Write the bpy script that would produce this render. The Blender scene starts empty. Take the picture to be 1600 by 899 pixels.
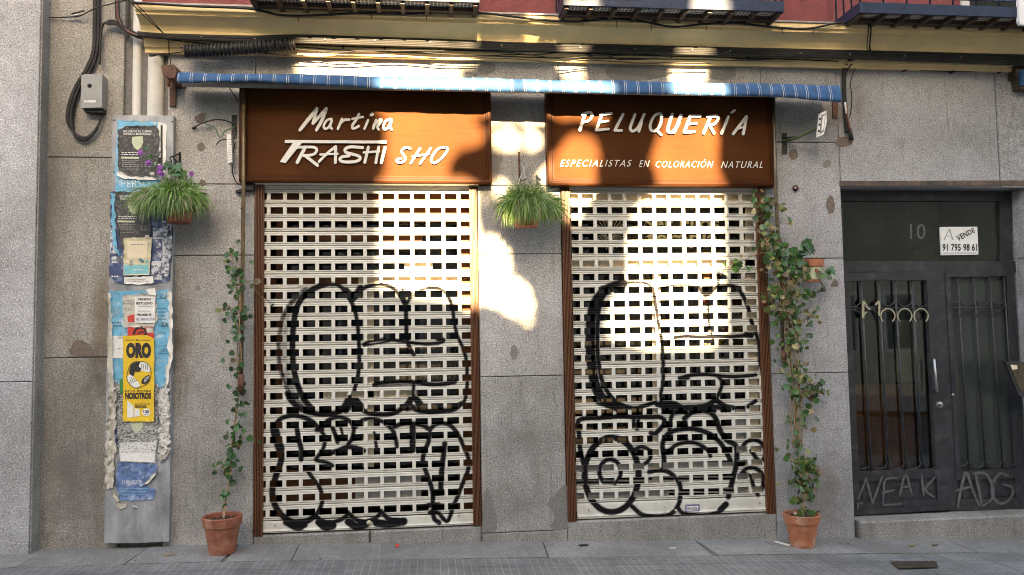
import bpy, math, random
import numpy as np
from mathutils import Vector, Matrix

SC = bpy.context.scene
COL = SC.collection
rad = math.radians

# ------------------------------------------------------------------ camera
F = 1200.0
CAM_H, CAM_D = 1.675, 6.3
pt, yw, rl = np.radians([3.509, 6.090, -0.9035])
FWD = np.array([math.sin(yw)*math.cos(pt), math.cos(yw)*math.cos(pt), math.sin(pt)])
_r0 = np.array([math.cos(yw), -math.sin(yw), 0.0])
_u0 = np.cross(_r0, FWD)
RGT = math.cos(rl)*_r0 + math.sin(rl)*_u0
UPV = -math.sin(rl)*_r0 + math.cos(rl)*_u0
cam = bpy.data.cameras.new('camera')
cam.sensor_width = 36.0
cam.lens = F/1600.0*36.0
cam.clip_start = 0.05
cam.clip_end = 300
co = bpy.data.objects.new('camera', cam)
COL.objects.link(co)
m = Matrix.Identity(4)
for i in range(3):
    m[i][0], m[i][1], m[i][2] = RGT[i], UPV[i], -FWD[i]
m[0][3], m[1][3], m[2][3] = 0.0, -CAM_D, CAM_H
co.matrix_world = m
SC.camera = co

# ------------------------------------------------------------------ light
SUN_EL = 24.0
SUN_STR, SKY_STR, EXPO = 4.2, 0.070, 3.98
w = bpy.data.worlds.new('World')
SC.world = w
w.use_nodes = True
nt = w.node_tree
nt.nodes.clear()
sky = nt.nodes.new('ShaderNodeTexSky')
sky.sky_type = 'NISHITA'
sky.sun_disc = False
sky.sun_elevation = rad(SUN_EL)
sky.sun_rotation = rad(180)
sky.air_density = 1.0
sky.dust_density = 2.5
sky.ozone_density = 1.0
bg = nt.nodes.new('ShaderNodeBackground')
bg.inputs[1].default_value = SKY_STR
wo = nt.nodes.new('ShaderNodeOutputWorld')
nt.links.new(sky.outputs[0], bg.inputs[0])
nt.links.new(bg.outputs[0], wo.inputs[0])
sl = bpy.data.lights.new('sun', 'SUN')
sl.energy = SUN_STR
sl.angle = rad(0.5)
sl.color = (1.0, 0.82, 0.56)
so = bpy.data.objects.new('sun', sl)
so.rotation_euler = (rad(90-SUN_EL), 0, 0)
so.location = (0, -15, 20)
COL.objects.link(so)
SUND = np.array([0.0, -math.cos(rad(SUN_EL)), math.sin(rad(SUN_EL))])   # towards the sun
SC.view_settings.view_transform = 'Standard'
SC.view_settings.look = 'None'
SC.view_settings.exposure = EXPO
SC.view_settings.gamma = 1.0
SC.view_settings.use_curve_mapping = False
SC.view_settings.use_white_balance = True
SC.view_settings.white_balance_temperature = 8500
SC.view_settings.white_balance_tint = 10
SC.render.engine = 'CYCLES'
SC.cycles.max_bounces = 8
SC.cycles.diffuse_bounces = 4
SC.cycles.transparent_max_bounces = 12
SC.cycles.use_denoising = True
SC.cycles.filter_width = 1.0
SC.cycles.sample_clamp_indirect = 6.0

# ------------------------------------------------------------------ measured points -> real positions
def P(px, py, d=0.0):
    """Point of the plane d metres in front of the wall face that the survey photo shows at px, py."""
    r = RGT*((px-800)/F) + UPV*((449.5-py)/F) + FWD
    t = (CAM_D-d)/r[1]
    return np.array([r[0]*t, -d, CAM_H+r[2]*t])

def X(px, py, d=0.0): return P(px, py, d)[0]
def Z(px, py, d=0.0): return P(px, py, d)[2]

def PIX(p):
    q = np.asarray(p, float)-np.array([0, -CAM_D, CAM_H])
    c = q@FWD
    return np.stack([800+F*(q@RGT)/c, 449.5-F*(q@UPV)/c], -1)

def PZ(px, py, z):
    r = RGT*((px-800)/F) + UPV*((449.5-py)/F) + FWD
    t = (z-CAM_H)/r[2]
    return np.array([r[0]*t, -CAM_D+r[1]*t, z])

GX = [-30, -3.26, -1.374, .64, 2.854, 5.056, 30]
GZ = [.75, .107, .073, .005, -.070, -.150, -1.0]
def zg(x): return float(np.interp(x, GX, GZ))

def smooth(pts, n=6):
    p = np.asarray(pts, float)
    if len(p) < 3:
        return np.array([p[0]+(p[-1]-p[0])*t for t in np.linspace(0, 1, n+1)])
    closed = np.allclose(p[0], p[-1])
    a = np.vstack([p[-2] if closed else 2*p[0]-p[1], p, p[1] if closed else 2*p[-1]-p[-2]])
    out = []
    for i in range(1, len(a)-2):
        p0, p1, p2, p3 = a[i-1], a[i], a[i+1], a[i+2]
        for k in range(n):
            t = k/n
            out.append(.5*(2*p1+(p2-p0)*t+(2*p0-5*p1+4*p2-p3)*t*t+(3*p1-p0-3*p2+p3)*t**3))
    out.append(p[-1])
    return np.array(out)

# ------------------------------------------------------------------ materials
def _n(nt, typ, **kw):
    n = nt.nodes.new(typ)
    for k, v in kw.items():
        setattr(n, k, v)
    return n

def ramp(nt, fac, stops):
    r = _n(nt, 'ShaderNodeValToRGB')
    els = r.color_ramp.elements
    while len(els) < len(stops): els.new(.5)
    for e, (p, c) in zip(els, stops):
        e.position = p
        e.color = (*c, 1) if len(c) == 3 else c
    nt.links.new(fac, r.inputs[0])
    return r.outputs[0]

def mixc(nt, fac, a, b, mode='MIX'):
    mx = _n(nt, 'ShaderNodeMix', data_type='RGBA', blend_type=mode)
    for s, v in ((mx.inputs[0], fac), (mx.inputs[6], a), (mx.inputs[7], b)):
        if isinstance(v, (int, float)): s.default_value = v
        elif isinstance(v, tuple): s.default_value = (*v, 1)
        else: nt.links.new(v, s)
    return mx.outputs[2]

def noise(nt, co, scale, detail=3, rough=.55, stretch=None, dist=0):
    if stretch:
        mp = _n(nt, 'ShaderNodeMapping')
        mp.inputs['Scale'].default_value = stretch
        nt.links.new(co, mp.inputs[0])
        co = mp.outputs[0]
    t = _n(nt, 'ShaderNodeTexNoise')
    t.inputs['Scale'].default_value = scale
    t.inputs['Detail'].default_value = detail
    t.inputs['Roughness'].default_value = rough
    t.inputs['Distortion'].default_value = dist
    nt.links.new(co, t.inputs['Vector'])
    return t.outputs['Fac']

def base(name):
    mt = bpy.data.materials.new(name)
    mt.use_nodes = True
    nt = mt.node_tree
    b = nt.nodes['Principled BSDF']
    geo = _n(nt, 'ShaderNodeNewGeometry')
    return mt, nt, b, geo.outputs['Position']

def bump(nt, b, h, strength=.3, dist=.01):
    bp = _n(nt, 'ShaderNodeBump')
    bp.inputs['Strength'].default_value = strength
    bp.inputs['Distance'].default_value = dist
    nt.links.new(h, bp.inputs['Height'])
    nt.links.new(bp.outputs[0], b.inputs['Normal'])

def M(name, col, rough=.6, metal=0.0, var=.25, scale=9, bmp=0.0, bsc=80, stretch=None, dirt=None, spec=.5):
    mt, nt, b, pos = base(name)
    f = noise(nt, pos, scale, 4, .6, stretch)
    c = ramp(nt, f, [(.3, tuple(v*(1-var) for v in col)), (.7, tuple(min(1, v*(1+var)) for v in col))])
    if dirt:
        d = noise(nt, pos, dirt[1], 5, .65)
        df = ramp(nt, d, [(.52, (0, 0, 0)), (.72, (dirt[2],)*3)])
        c = mixc(nt, df, c, dirt[0])
    nt.links.new(c, b.inputs['Base Color'])
    b.inputs['Roughness'].default_value = rough
    b.inputs['Metallic'].default_value = metal
    b.inputs['Specular IOR Level'].default_value = spec
    if bmp:
        bump(nt, b, noise(nt, pos, bsc, 3), bmp, .004)
    return mt

def _half(nt, v):
    h = _n(nt, 'ShaderNodeMath', operation='MULTIPLY')
    nt.links.new(v, h.inputs[0]); h.inputs[1].default_value = .5
    return h.outputs[0]

def PS(px, py, rx, ry, col, amt):
    p_ = P(px, py)
    return (p_[0], p_[2], rx/190, ry/190, col, amt)

def granite(name, dark, mid, light, stain=.35, tint=(.10, .08, .06), grime=(.085, .075, .065), gl=.7, spots=()):
    mt, nt, b, pos = base(name)
    g = noise(nt, pos, 85, 2, .7)
    c = ramp(nt, g, [(.36, dark), (.45, mid), (.56, mid), (.63, light)])
    v = _n(nt, 'ShaderNodeTexVoronoi')
    v.inputs['Scale'].default_value = 190
    nt.links.new(pos, v.inputs['Vector'])
    sp = ramp(nt, v.outputs['Color'], [(.09, (1, 1, 1)), (.12, (0, 0, 0))])
    c = mixc(nt, sp, c, tuple(x*.75 for x in dark))
    big = ramp(nt, noise(nt, pos, 1.3, 5, .6), [(.35, (.74, .73, .72)), (.65, (1.08, 1.08, 1.1))])
    c = mixc(nt, 1.0, c, big, 'MULTIPLY')
    fine = ramp(nt, noise(nt, pos, 14, 4, .7), [(.3, (.86, .86, .86)), (.7, (1.1, 1.1, 1.1))])
    c = mixc(nt, 1.0, c, fine, 'MULTIPLY')
    st = ramp(nt, noise(nt, pos, 2.2, 6, .68, (1.7, 1, .45)), [(.5, (0, 0, 0)), (.74, (stain,)*3)])
    c = mixc(nt, st, c, tint)
    dr = ramp(nt, noise(nt, pos, 5.5, 5, .7, (3.5, 1, .35)), [(.56, (0, 0, 0)), (.76, (gl,)*3)])
    c = mixc(nt, dr, c, grime)
    for (sx, sz, rx, rz, col, amt) in spots:
        mp = _n(nt, 'ShaderNodeMapping')
        mp.inputs['Location'].default_value = (-sx/rx, 0, -sz/rz)
        mp.inputs['Scale'].default_value = (1/rx, 0, 1/rz)
        nt.links.new(pos, mp.inputs[0])
        ln = _n(nt, 'ShaderNodeVectorMath', operation='LENGTH')
        nt.links.new(mp.outputs[0], ln.inputs[0])
        nz_ = noise(nt, pos, 6, 5, .7)
        ad = _n(nt, 'ShaderNodeMath', operation='MULTIPLY_ADD')
        nt.links.new(nz_, ad.inputs[0]); ad.inputs[1].default_value = 1.6
        nt.links.new(ln.outputs['Value'], ad.inputs[2])
        c = mixc(nt, ramp(nt, ad.outputs[0], [(.75, (amt,)*3), (1.0, (0, 0, 0))]) if False else ramp(nt, _half(nt, ad.outputs[0]), [(.42, (amt,)*3), (.85, (0, 0, 0))]), c, col)
    gi = _n(nt, 'ShaderNodeNewGeometry')
    c = mixc(nt, 1.0, c, ramp(nt, gi.outputs['Random Per Island'], [(0, (.86, .855, .85)), (1, (1.1, 1.1, 1.105))]), 'MULTIPLY')
    nt.links.new(c, b.inputs['Base Color'])
    b.inputs['Roughness'].default_value = .85
    b.inputs['Specular IOR Level'].default_value = .25
    bump(nt, b, g, .35, .004)
    return mt

def wood(name, a, bcol, rough=.35, axis='x', coat=.2):
    mt, nt, b, pos = base(name)
    st = (.5, 5, 9) if axis == 'x' else (9, 5, .5)
    g = noise(nt, pos, 7, 5, .65, st, .6)
    c = ramp(nt, g, [(.3, a), (.7, bcol)])
    big = ramp(nt, noise(nt, pos, 1.7, 3), [(.35, (.75,)*3), (.65, (1.15,)*3)])
    c = mixc(nt, 1.0, c, big, 'MULTIPLY')
    nt.links.new(c, b.inputs['Base Color'])
    b.inputs['Roughness'].default_value = rough
    b.inputs['Specular IOR Level'].default_value = .1
    b.inputs['Coat Weight'].default_value = coat
    b.inputs['Coat Roughness'].default_value = .3
    bump(nt, b, g, .12, .002)
    return mt

def leafmat(name, cols, trans=.25, rough=.45):
    mt, nt, b, pos = base(name)
    oi = _n(nt, 'ShaderNodeNewGeometry')
    n_ = len(cols)
    c = ramp(nt, oi.outputs['Random Per Island'], [((i+.001)/n_, cc) for i, cc in enumerate(cols)])
    f = ramp(nt, noise(nt, pos, 60, 3), [(.3, (.75,)*3), (.7, (1.2,)*3)])
    c = mixc(nt, 1.0, c, f, 'MULTIPLY')
    nt.links.new(c, b.inputs['Base Color'])
    b.inputs['Roughness'].default_value = rough
    tr = _n(nt, 'ShaderNodeBsdfTranslucent')
    nt.links.new(c, tr.inputs[0])
    mx = _n(nt, 'ShaderNodeMixShader')
    mx.inputs[0].default_value = trans
    nt.links.new(b.outputs[0], mx.inputs[1])
    nt.links.new(tr.outputs[0], mx.inputs[2])
    nt.links.new(mx.outputs[0], nt.nodes['Material Output'].inputs[0])
    return mt

def glassmat(name, tint=(.8, .82, .8), gloss=.12):
    mt = bpy.data.materials.new(name)
    mt.use_nodes = True
    nt = mt.node_tree
    nt.nodes.clear()
    o = _n(nt, 'ShaderNodeOutputMaterial')
    t = _n(nt, 'ShaderNodeBsdfTransparent')
    t.inputs[0].default_value = (*tint, 1)
    g = _n(nt, 'ShaderNodeBsdfGlossy')
    g.inputs['Roughness'].default_value = .03
    lw = _n(nt, 'ShaderNodeFresnel')
    lw.inputs[0].default_value = 1.5
    ad = _n(nt, 'ShaderNodeMath', operation='ADD')
    nt.links.new(lw.outputs[0], ad.inputs[0])
    ad.inputs[1].default_value = gloss-.04
    mx = _n(nt, 'ShaderNodeMixShader')
    nt.links.new(ad.outputs[0], mx.inputs[0])
    nt.links.new(t.outputs[0], mx.inputs[1])
    nt.links.new(g.outputs[0], mx.inputs[2])
    nt.links.new(mx.outputs[0], o.inputs[0])
    return mt

def printmat(name, ink, paper, scale, thr=.5, stretch=(1, 1, 1), detail=4):
    mt, nt, b, pos = base(name)
    f = noise(nt, pos, scale, detail, .7, stretch)
    c = ramp(nt, f, [(thr-.03, paper), (thr+.03, ink)])
    c = mixc(nt, ramp(nt, noise(nt, pos, 22, 4), [(.3, (0, 0, 0)), (.75, (.45,)*3)]), c, tuple(x*.8 for x in paper))
    nt.links.new(c, b.inputs['Base Color'])
    b.inputs['Roughness'].default_value = .75
    return mt

G_PALE = granite('granite_pale', (.20, .20, .21), (.37, .37, .385), (.60, .60, .62), .12, (.2, .19, .18), (.2, .19, .19), .25)
DK, BRN = (.10, .09, .08), (.12, .085, .05)
G_MAIN = granite('granite_facade', (.19, .185, .18), (.38, .37, .36), (.60, .59, .575), .35, (.15, .125, .105),
                 spots=[PS(278, 520, 30, 120, BRN, .8), PS(330, 760, 90, 110, DK, .55), PS(820, 680, 75, 60, DK, .5), PS(815, 790, 80, 60, DK, .5), PS(320, 345, 60, 60, DK, .45), PS(600, 100, 260, 40, BRN, .3), PS(330, 150, 70, 50, DK, .5)])
G_BROWN = granite('granite_weathered', (.14, .13, .115), (.29, .275, .25), (.47, .455, .42), .6, (.12, .10, .08),
                  spots=[PS(152, 585, 34, 60, DK, .9), PS(160, 500, 22, 120, BRN, .8), PS(110, 730, 70, 180, DK, .6), PS(85, 300, 30, 320, DK, .55)])
G_BLUE = granite('granite_cool', (.18, .18, .185), (.34, .34, .35), (.52, .52, .53), .2, (.2, .18, .16),
                 spots=[PS(1290, 770, 70, 110, DK, .6), PS(1340, 170, 30, 60, BRN, .4), PS(1260, 190, 60, 40, DK, .4)])
G_SILL = granite('granite_sill', (.13, .125, .12), (.27, .26, .245), (.40, .39, .37), .5, (.12, .105, .09))
SLAB = granite('pavement_granite', (.14, .14, .135), (.225, .223, .215), (.30, .298, .29), .5, (.16, .155, .14), (.13, .125, .115), .6)
MORTAR = M('mortar_patch', (.20, .185, .17), .9, 0, .2, 40, .3)
MORTAR_R = M('mortar_patch_brown', (.15, .115, .095), .9, 0, .25, 40, .3)
DARKTONE = M('dark_stone', (.17, .162, .155), .8, 0, .3, 60, .3)  # dark stone tone for stains and the darker wall patches
JOINT = M('joint_mortar', (.15, .145, .138), .95, 0, .3, 30)
YELLOW = M('cornice_yellow_paint', (.80, .59, .30), .7, 0, .08, 5, .1, 60, None, ((.55, .43, .24), 3.5, .4))
REDW = M('red_plaster', (.17, .036, .036), .8, 0, .18, 6, .2, 70, None, ((.2, .06, .05), 4, .5))
GREYM = M('grey_flashing', (.25, .23, .22), .5, .3, .2, 12)
WOODS = wood('sign_board_wood', (.060, .0188, .0046), (.078, .0245, .0062), .7, 'x', 0)
WOODF = wood('sign_frame_wood', (.044, .0125, .0035), (.066, .019, .005), .5, 'x', 0)
JAMB = M('jamb_brown', (.115, .042, .018), .45, 0, .15, 3, 0, 80, (2, 2, .6))
WOODI = wood('window_frame_wood', (.12, .05, .025), (.20, .085, .042), .45, 'x', 0)
INNERW = wood('inner_door_wood', (.22, .08, .03), (.34, .13, .05), .4, 'z')
BEIGE = M('beige_panel', (.70, .60, .45), .7, 0, .1, 6)
GREYP = M('grey_panel', (.42, .40, .39), .5, 0, .1, 6)
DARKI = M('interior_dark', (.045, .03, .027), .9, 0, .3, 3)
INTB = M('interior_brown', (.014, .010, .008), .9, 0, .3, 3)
WHITE = M('letter_white', (.60, .59, .56), .45, 0, .06, 20)
WHITEP = M('white_plastic', (.74, .74, .74), .4, 0, .06, 15)
LETTERSIDE = M('letter_side', (.22, .2, .19), .5, 0, .1)
BLACKP = M('black_plastic', (.014, .014, .015), .6, 0, .3, 20)
BLACKC = M('black_cable', (.012, .011, .011), .75, 0, .4, 14)
REDC = M('brown_cable', (.16, .05, .035), .5, 0, .3, 14)
GREENW = M('green_wire', (.05, .16, .09), .5, 0, .2)
STEEL = M('brushed_steel', (.45, .45, .46), .35, .8, .15, 30)
PANEL = M('galvanised_board', (.30, .31, .325), .55, .2, .35, 5, .1, 40, (2.2, 1, .7), ((.09, .09, .1), 5, .85))
PIPE = M('pipe_grey_paint', (.47, .46, .43), .5, 0, .1, 6, .05, 30, None, ((.25, .23, .2), 5, .4))
BOXG = M('meter_box_grey', (.24, .24, .235), .55, 0, .1, 14, .05, 60, None, ((.14, .13, .12), 12, .4))
RUST = M('rusty_iron', (.11, .05, .032), .75, .2, .45, 28, .3, 120)
BRASS = M('bronze_tube', (.12, .085, .045), .45, .6, .35, 18)
BROWNT = M('brown_tube', (.10, .075, .055), .4, .6, .3, 18)
IRON = M('door_iron_paint', (.025, .026, .031), .45, .1, .3, 12, .08, 90, None, ((.09, .09, .1), 8, .5))
IRONB = M('balcony_iron', (.014, .026, .06), .5, .2, .35, 16)
IRONBR = M('balcony_joist', (.07, .042, .028), .6, .1, .35, 16)
TERRA = M('terracotta', (.37, .125, .062), .75, 0, .22, 14, .1, 90, None, ((.50, .36, .28), 9, .7))
TERRA_D = M('terracotta_deep', (.25, .075, .042), .6, 0, .28, 12, .1, 90, None, ((.42, .24, .17), 8, .6))  # darker terracotta tone for one floor pot
TERRA2 = M('terracotta_dark', (.24, .07, .04), .7, 0, .25, 14, .1, 90)
SOIL = M('potting_soil', (.05, .032, .022), .95, 0, .5, 70, .6, 60)
STEM = M('woody_stem', (.26, .18, .10), .8, 0, .35, 30, .3, 100)
GOLD = M('gold_lettering', (.40, .37, .26), .4, .25, .15, 20)
RUSTL = M('rusty_lintel', (.085, .065, .055), .6, .3, .45, 9, .2, 60, None, ((.25, .12, .06), 9, .5))
PAPER = M('paper_white', (.70, .69, .67), .8, 0, .1, 30)
PAPERO = M('paper_old', (.52, .49, .43), .85, 0, .22, 22, .2, 60, None, ((.22, .2, .18), 14, .7))
CYAN = M('paper_cyan', (.12, .38, .56), .75, 0, .28, 16, .1, 50, None, ((.55, .60, .62), 12, .85))
NAVY = M('paper_navy', (.035, .055, .14), .7, 0, .5, 24, .1, 50, None, ((.35, .42, .55), 13, .65))
BLUEP = M('paper_blue', (.09, .16, .33), .75, 0, .5, 26, .1, 50, None, ((.42, .48, .6), 20, .9))
BLACKPP = M('paper_black', (.035, .034, .036), .6, 0, .45, 60, .05, 60, None, ((.26, .26, .27), 55, .6))
YELP = M('paper_yellow', (.72, .46, .03), .7, 0, .06, 20)
INK = M('ink_black', (.02, .018, .018), .7, 0, .3, 60)
INKG = M('ink_grey', (.28, .28, .28), .7, 0, .3, 60)
INKB = M('ink_purple', (.14, .12, .25), .7, 0, .3, 60)
INKC = M('ink_teal', (.04, .17, .26), .7, 0, .3, 60)
REDP = M('paper_red', (.58, .05, .035), .7, 0, .2, 20)
PALEG = M('paper_pale_green', (.46, .50, .36), .7, 0, .12, 30)
CREAMP = M('paper_cream', (.56, .51, .36), .75, 0, .18, 26, .1, 50)
TEALP = M('paper_teal', (.16, .45, .50), .7, 0, .2, 30)
GREENP = M('paper_green', (.03, .22, .07), .7, 0, .2, 30)
NEWS = printmat('newsprint_poster', (.05, .05, .055), (.55, .54, .52), 75, .47, (1, 1, 1.7))
NEWS2 = printmat('faded_print', (.12, .115, .10), (.66, .65, .62), 60, .56, (1, 1, 1.5))
SCRAP = printmat('torn_print', (.03, .04, .08), (.55, .58, .64), 38, .5)
GLASS = glassmat('shop_glass', (.7, .7, .69), .05)
GLASSD = glassmat('door_glass', (.78, .78, .70), .06)
FROST = M('frosted_glass', (.038, .045, .042), .22, 0, .12, 4, 0, 80, (1, 1, .3))
TRANSOM = M('dim_transom_glass', (.014, .015, .011), .1, 0, .35, 2.2)
ASPH = M('asphalt', (.05, .05, .052), .9, 0, .25, 40, .4, 200)
FARW = M('opposite_plaster', (.36, .31, .25), .85, 0, .1, 3)
FARG = M('opposite_window_glass', (.06, .07, .08), .1, 0, .2, 3)
FARS = M('opposite_trim', (.55, .53, .5), .8, 0, .1, 3)
BARK = M('plane_bark', (.20, .17, .13), .85, 0, .35, 18, .4, 50)
TREELEAF = leafmat('street_tree_leaf', [(.06, .10, .025), (.09, .13, .03), (.05, .085, .02)], .15)
GRASSL = leafmat('spider_blades', [(.08, .22, .02), (.14, .31, .04), (.05, .15, .015), (.20, .36, .09), (.30, .40, .20), (.04, .11, .015)], .3)
GRASSD = leafmat('dry_blades', [(.35, .33, .22), (.42, .38, .27), (.28, .22, .12)], .25)
IVYL = leafmat('ivy_leaf', [(.022, .075, .02), (.03, .105, .025), (.045, .13, .03), (.022, .06, .02)], .15, .35)
IVYR = leafmat('ivy_leaf_mixed', [(.025, .09, .016), (.045, .13, .025), (.10, .15, .03), (.20, .21, .07), (.05, .12, .025), (.12, .07, .03), (.03, .10, .02), (.05, .14, .03)], .2, .4)
IVYDRY = leafmat('ivy_leaf_dry', [(.20, .10, .05), (.28, .22, .11), (.13, .06, .035), (.35, .30, .16)], .2)
PURPLE = M('purple_petal', (.22, .04, .30), .6, 0, .25, 60)
MAROON = M('maroon_bloom', (.20, .03, .035), .7, 0, .3, 60)
GLAZE = M('pot_cream_glaze', (.50, .54, .34), .4, 0, .12, 20)
TAGP = M('faded_spray_paint', (.095, .095, .10), .7, 0, .35, 25)
STRAW = M('straw', (.45, .30, .12), .8, 0, .3, 40)

def awning_mat():
    mt, nt, b, pos = base('awning_blue_cloth')
    sx = _n(nt, 'ShaderNodeSeparateXYZ')
    nt.links.new(pos, sx.inputs[0])
    def band(c, wd):
        a = _n(nt, 'ShaderNodeMath', operation='MULTIPLY'); nt.links.new(sx.outputs[0], a.inputs[0]); a.inputs[1].default_value = 1/.1025
        f = _n(nt, 'ShaderNodeMath', operation='FRACT'); nt.links.new(a.outputs[0], f.inputs[0])
        s = _n(nt, 'ShaderNodeMath', operation='SUBTRACT'); nt.links.new(f.outputs[0], s.inputs[0]); s.inputs[1].default_value = c
        ab = _n(nt, 'ShaderNodeMath', operation='ABSOLUTE'); nt.links.new(s.outputs[0], ab.inputs[0])
        l = _n(nt, 'ShaderNodeMath', operation='LESS_THAN'); nt.links.new(ab.outputs[0], l.inputs[0]); l.inputs[1].default_value = wd
        return l.outputs[0]
    ad = _n(nt, 'ShaderNodeMath', operation='ADD')
    nt.links.new(band(.40, .015), ad.inputs[0]); nt.links.new(band(.55, .012), ad.inputs[1])
    f = ramp(nt, noise(nt, pos, 9, 5, .7), [(.3, (.010, .062, .17)), (.7, (.022, .105, .26))])
    dirt = ramp(nt, noise(nt, pos, 14, 5, .7), [(.45, (0, 0, 0)), (.7, (.75,)*3)])
    f = mixc(nt, dirt, f, (.02, .045, .11))
    c = mixc(nt, ad.outputs[0], f, (.55, .54, .48))
    nt.links.new(c, b.inputs['Base Color'])
    b.inputs['Roughness'].default_value = .8
    bump(nt, b, noise(nt, pos, 300, 2), .2, .002)
    return mt
AWN = awning_mat()

def shutter_mat():
    mt, nt, b, pos = base('shutter_cream_enamel')
    f = ramp(nt, noise(nt, pos, 3, 5, .6), [(.3, (.565, .545, .49)), (.7, (.65, .63, .58))])
    st = ramp(nt, noise(nt, pos, 5, 5, .7), [(.56, (0, 0, 0)), (.8, (.3,)*3)])
    f = mixc(nt, st, f, (.47, .42, .34))
    sk = ramp(nt, noise(nt, pos, 30, 3, .6), [(.70, (0, 0, 0)), (.76, (.3,)*3)])
    f = mixc(nt, sk, f, (.38, .32, .25))
    sz_ = _n(nt, 'ShaderNodeSeparateXYZ')
    nt.links.new(pos, sz_.inputs[0])
    lowf = ramp(nt, sz_.outputs[2], [(.12, (.45,)*3), (.8, (.03,)*3)])
    gr = ramp(nt, noise(nt, pos, 7, 6, .7, (1, 1, .6)), [(.42, (0, 0, 0)), (.68, (1, 1, 1))])
    f = mixc(nt, mixc(nt, 1.0, lowf, gr, 'MULTIPLY'), f, (.33, .29, .235))
    at = _n(nt, 'ShaderNodeAttribute', attribute_name='spray')
    sp = noise(nt, pos, 45, 3, .6)
    mu = _n(nt, 'ShaderNodeMath', operation='MULTIPLY_ADD')
    nt.links.new(sp, mu.inputs[0]); mu.inputs[1].default_value = .5
    nt.links.new(at.outputs['Fac'], mu.inputs[2])
    fac = ramp(nt, mu.outputs[0], [(.38, (0, 0, 0)), (.95, (1, 1, 1))])
    c = mixc(nt, fac, f, (.007, .0065, .008))
    nt.links.new(c, b.inputs['Base Color'])
    b.inputs['Roughness'].default_value = .5
    b.inputs['Specular IOR Level'].default_value = .12
    return mt
SHUT = shutter_mat()

def tile_mat():
    mt, nt, b, pos = base('pavement_small_tiles')
    def brick(w, h, mort, c1, c2, cm):
        t = _n(nt, 'ShaderNodeTexBrick', offset=0, squash=1)
        nt.links.new(pos, t.inputs['Vector'])
        t.inputs['Scale'].default_value = 1
        t.inputs['Brick Width'].default_value = w
        t.inputs['Row Height'].default_value = h
        t.inputs['Mortar Size'].default_value = mort
        t.inputs['Mortar Smooth'].default_value = .2
        t.inputs['Color1'].default_value = (*c1, 1); t.inputs['Color2'].default_value = (*c2, 1); t.inputs['Mortar'].default_value = (*cm, 1)
        return t
    t = brick(.055, .055, .0036, (.135, .137, .142), (.175, .177, .18), (.265, .265, .26))
    big = ramp(nt, noise(nt, pos, 2.5, 5), [(.35, (.72,)*3), (.65, (1.12,)*3)])
    c = mixc(nt, 1.0, t.outputs['Color'], big, 'MULTIPLY')
    t2 = brick(.33, .33, .003, (1, 1, 1), (.9, .9, .9), (.35, .35, .35))
    c = mixc(nt, 1.0, c, t2.outputs['Color'], 'MULTIPLY')
    fn = ramp(nt, noise(nt, pos, 120, 3, .7), [(.3, (.75,)*3), (.7, (1.15,)*3)])
    c = mixc(nt, 1.0, c, fn, 'MULTIPLY')
    nt.links.new(c, b.inputs['Base Color'])
    b.inputs['Roughness'].default_value = .8
    return mt
TILES = tile_mat()

def soffit_mat():
    mt, nt, b, pos = base('balcony_lattice_tile')
    ch = _n(nt, 'ShaderNodeTexVoronoi', feature='DISTANCE_TO_EDGE')
    ch.inputs['Scale'].default_value = 34
    ch.inputs['Randomness'].default_value = .15
    nt.links.new(pos, ch.inputs['Vector'])
    c = ramp(nt, ch.outputs['Distance'], [(.10, (.78, .70, .60)), (.18, (.10, .08, .065))])
    nt.links.new(c, b.inputs['Base Color'])
    return mt
SOFFIT = soffit_mat()

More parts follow.
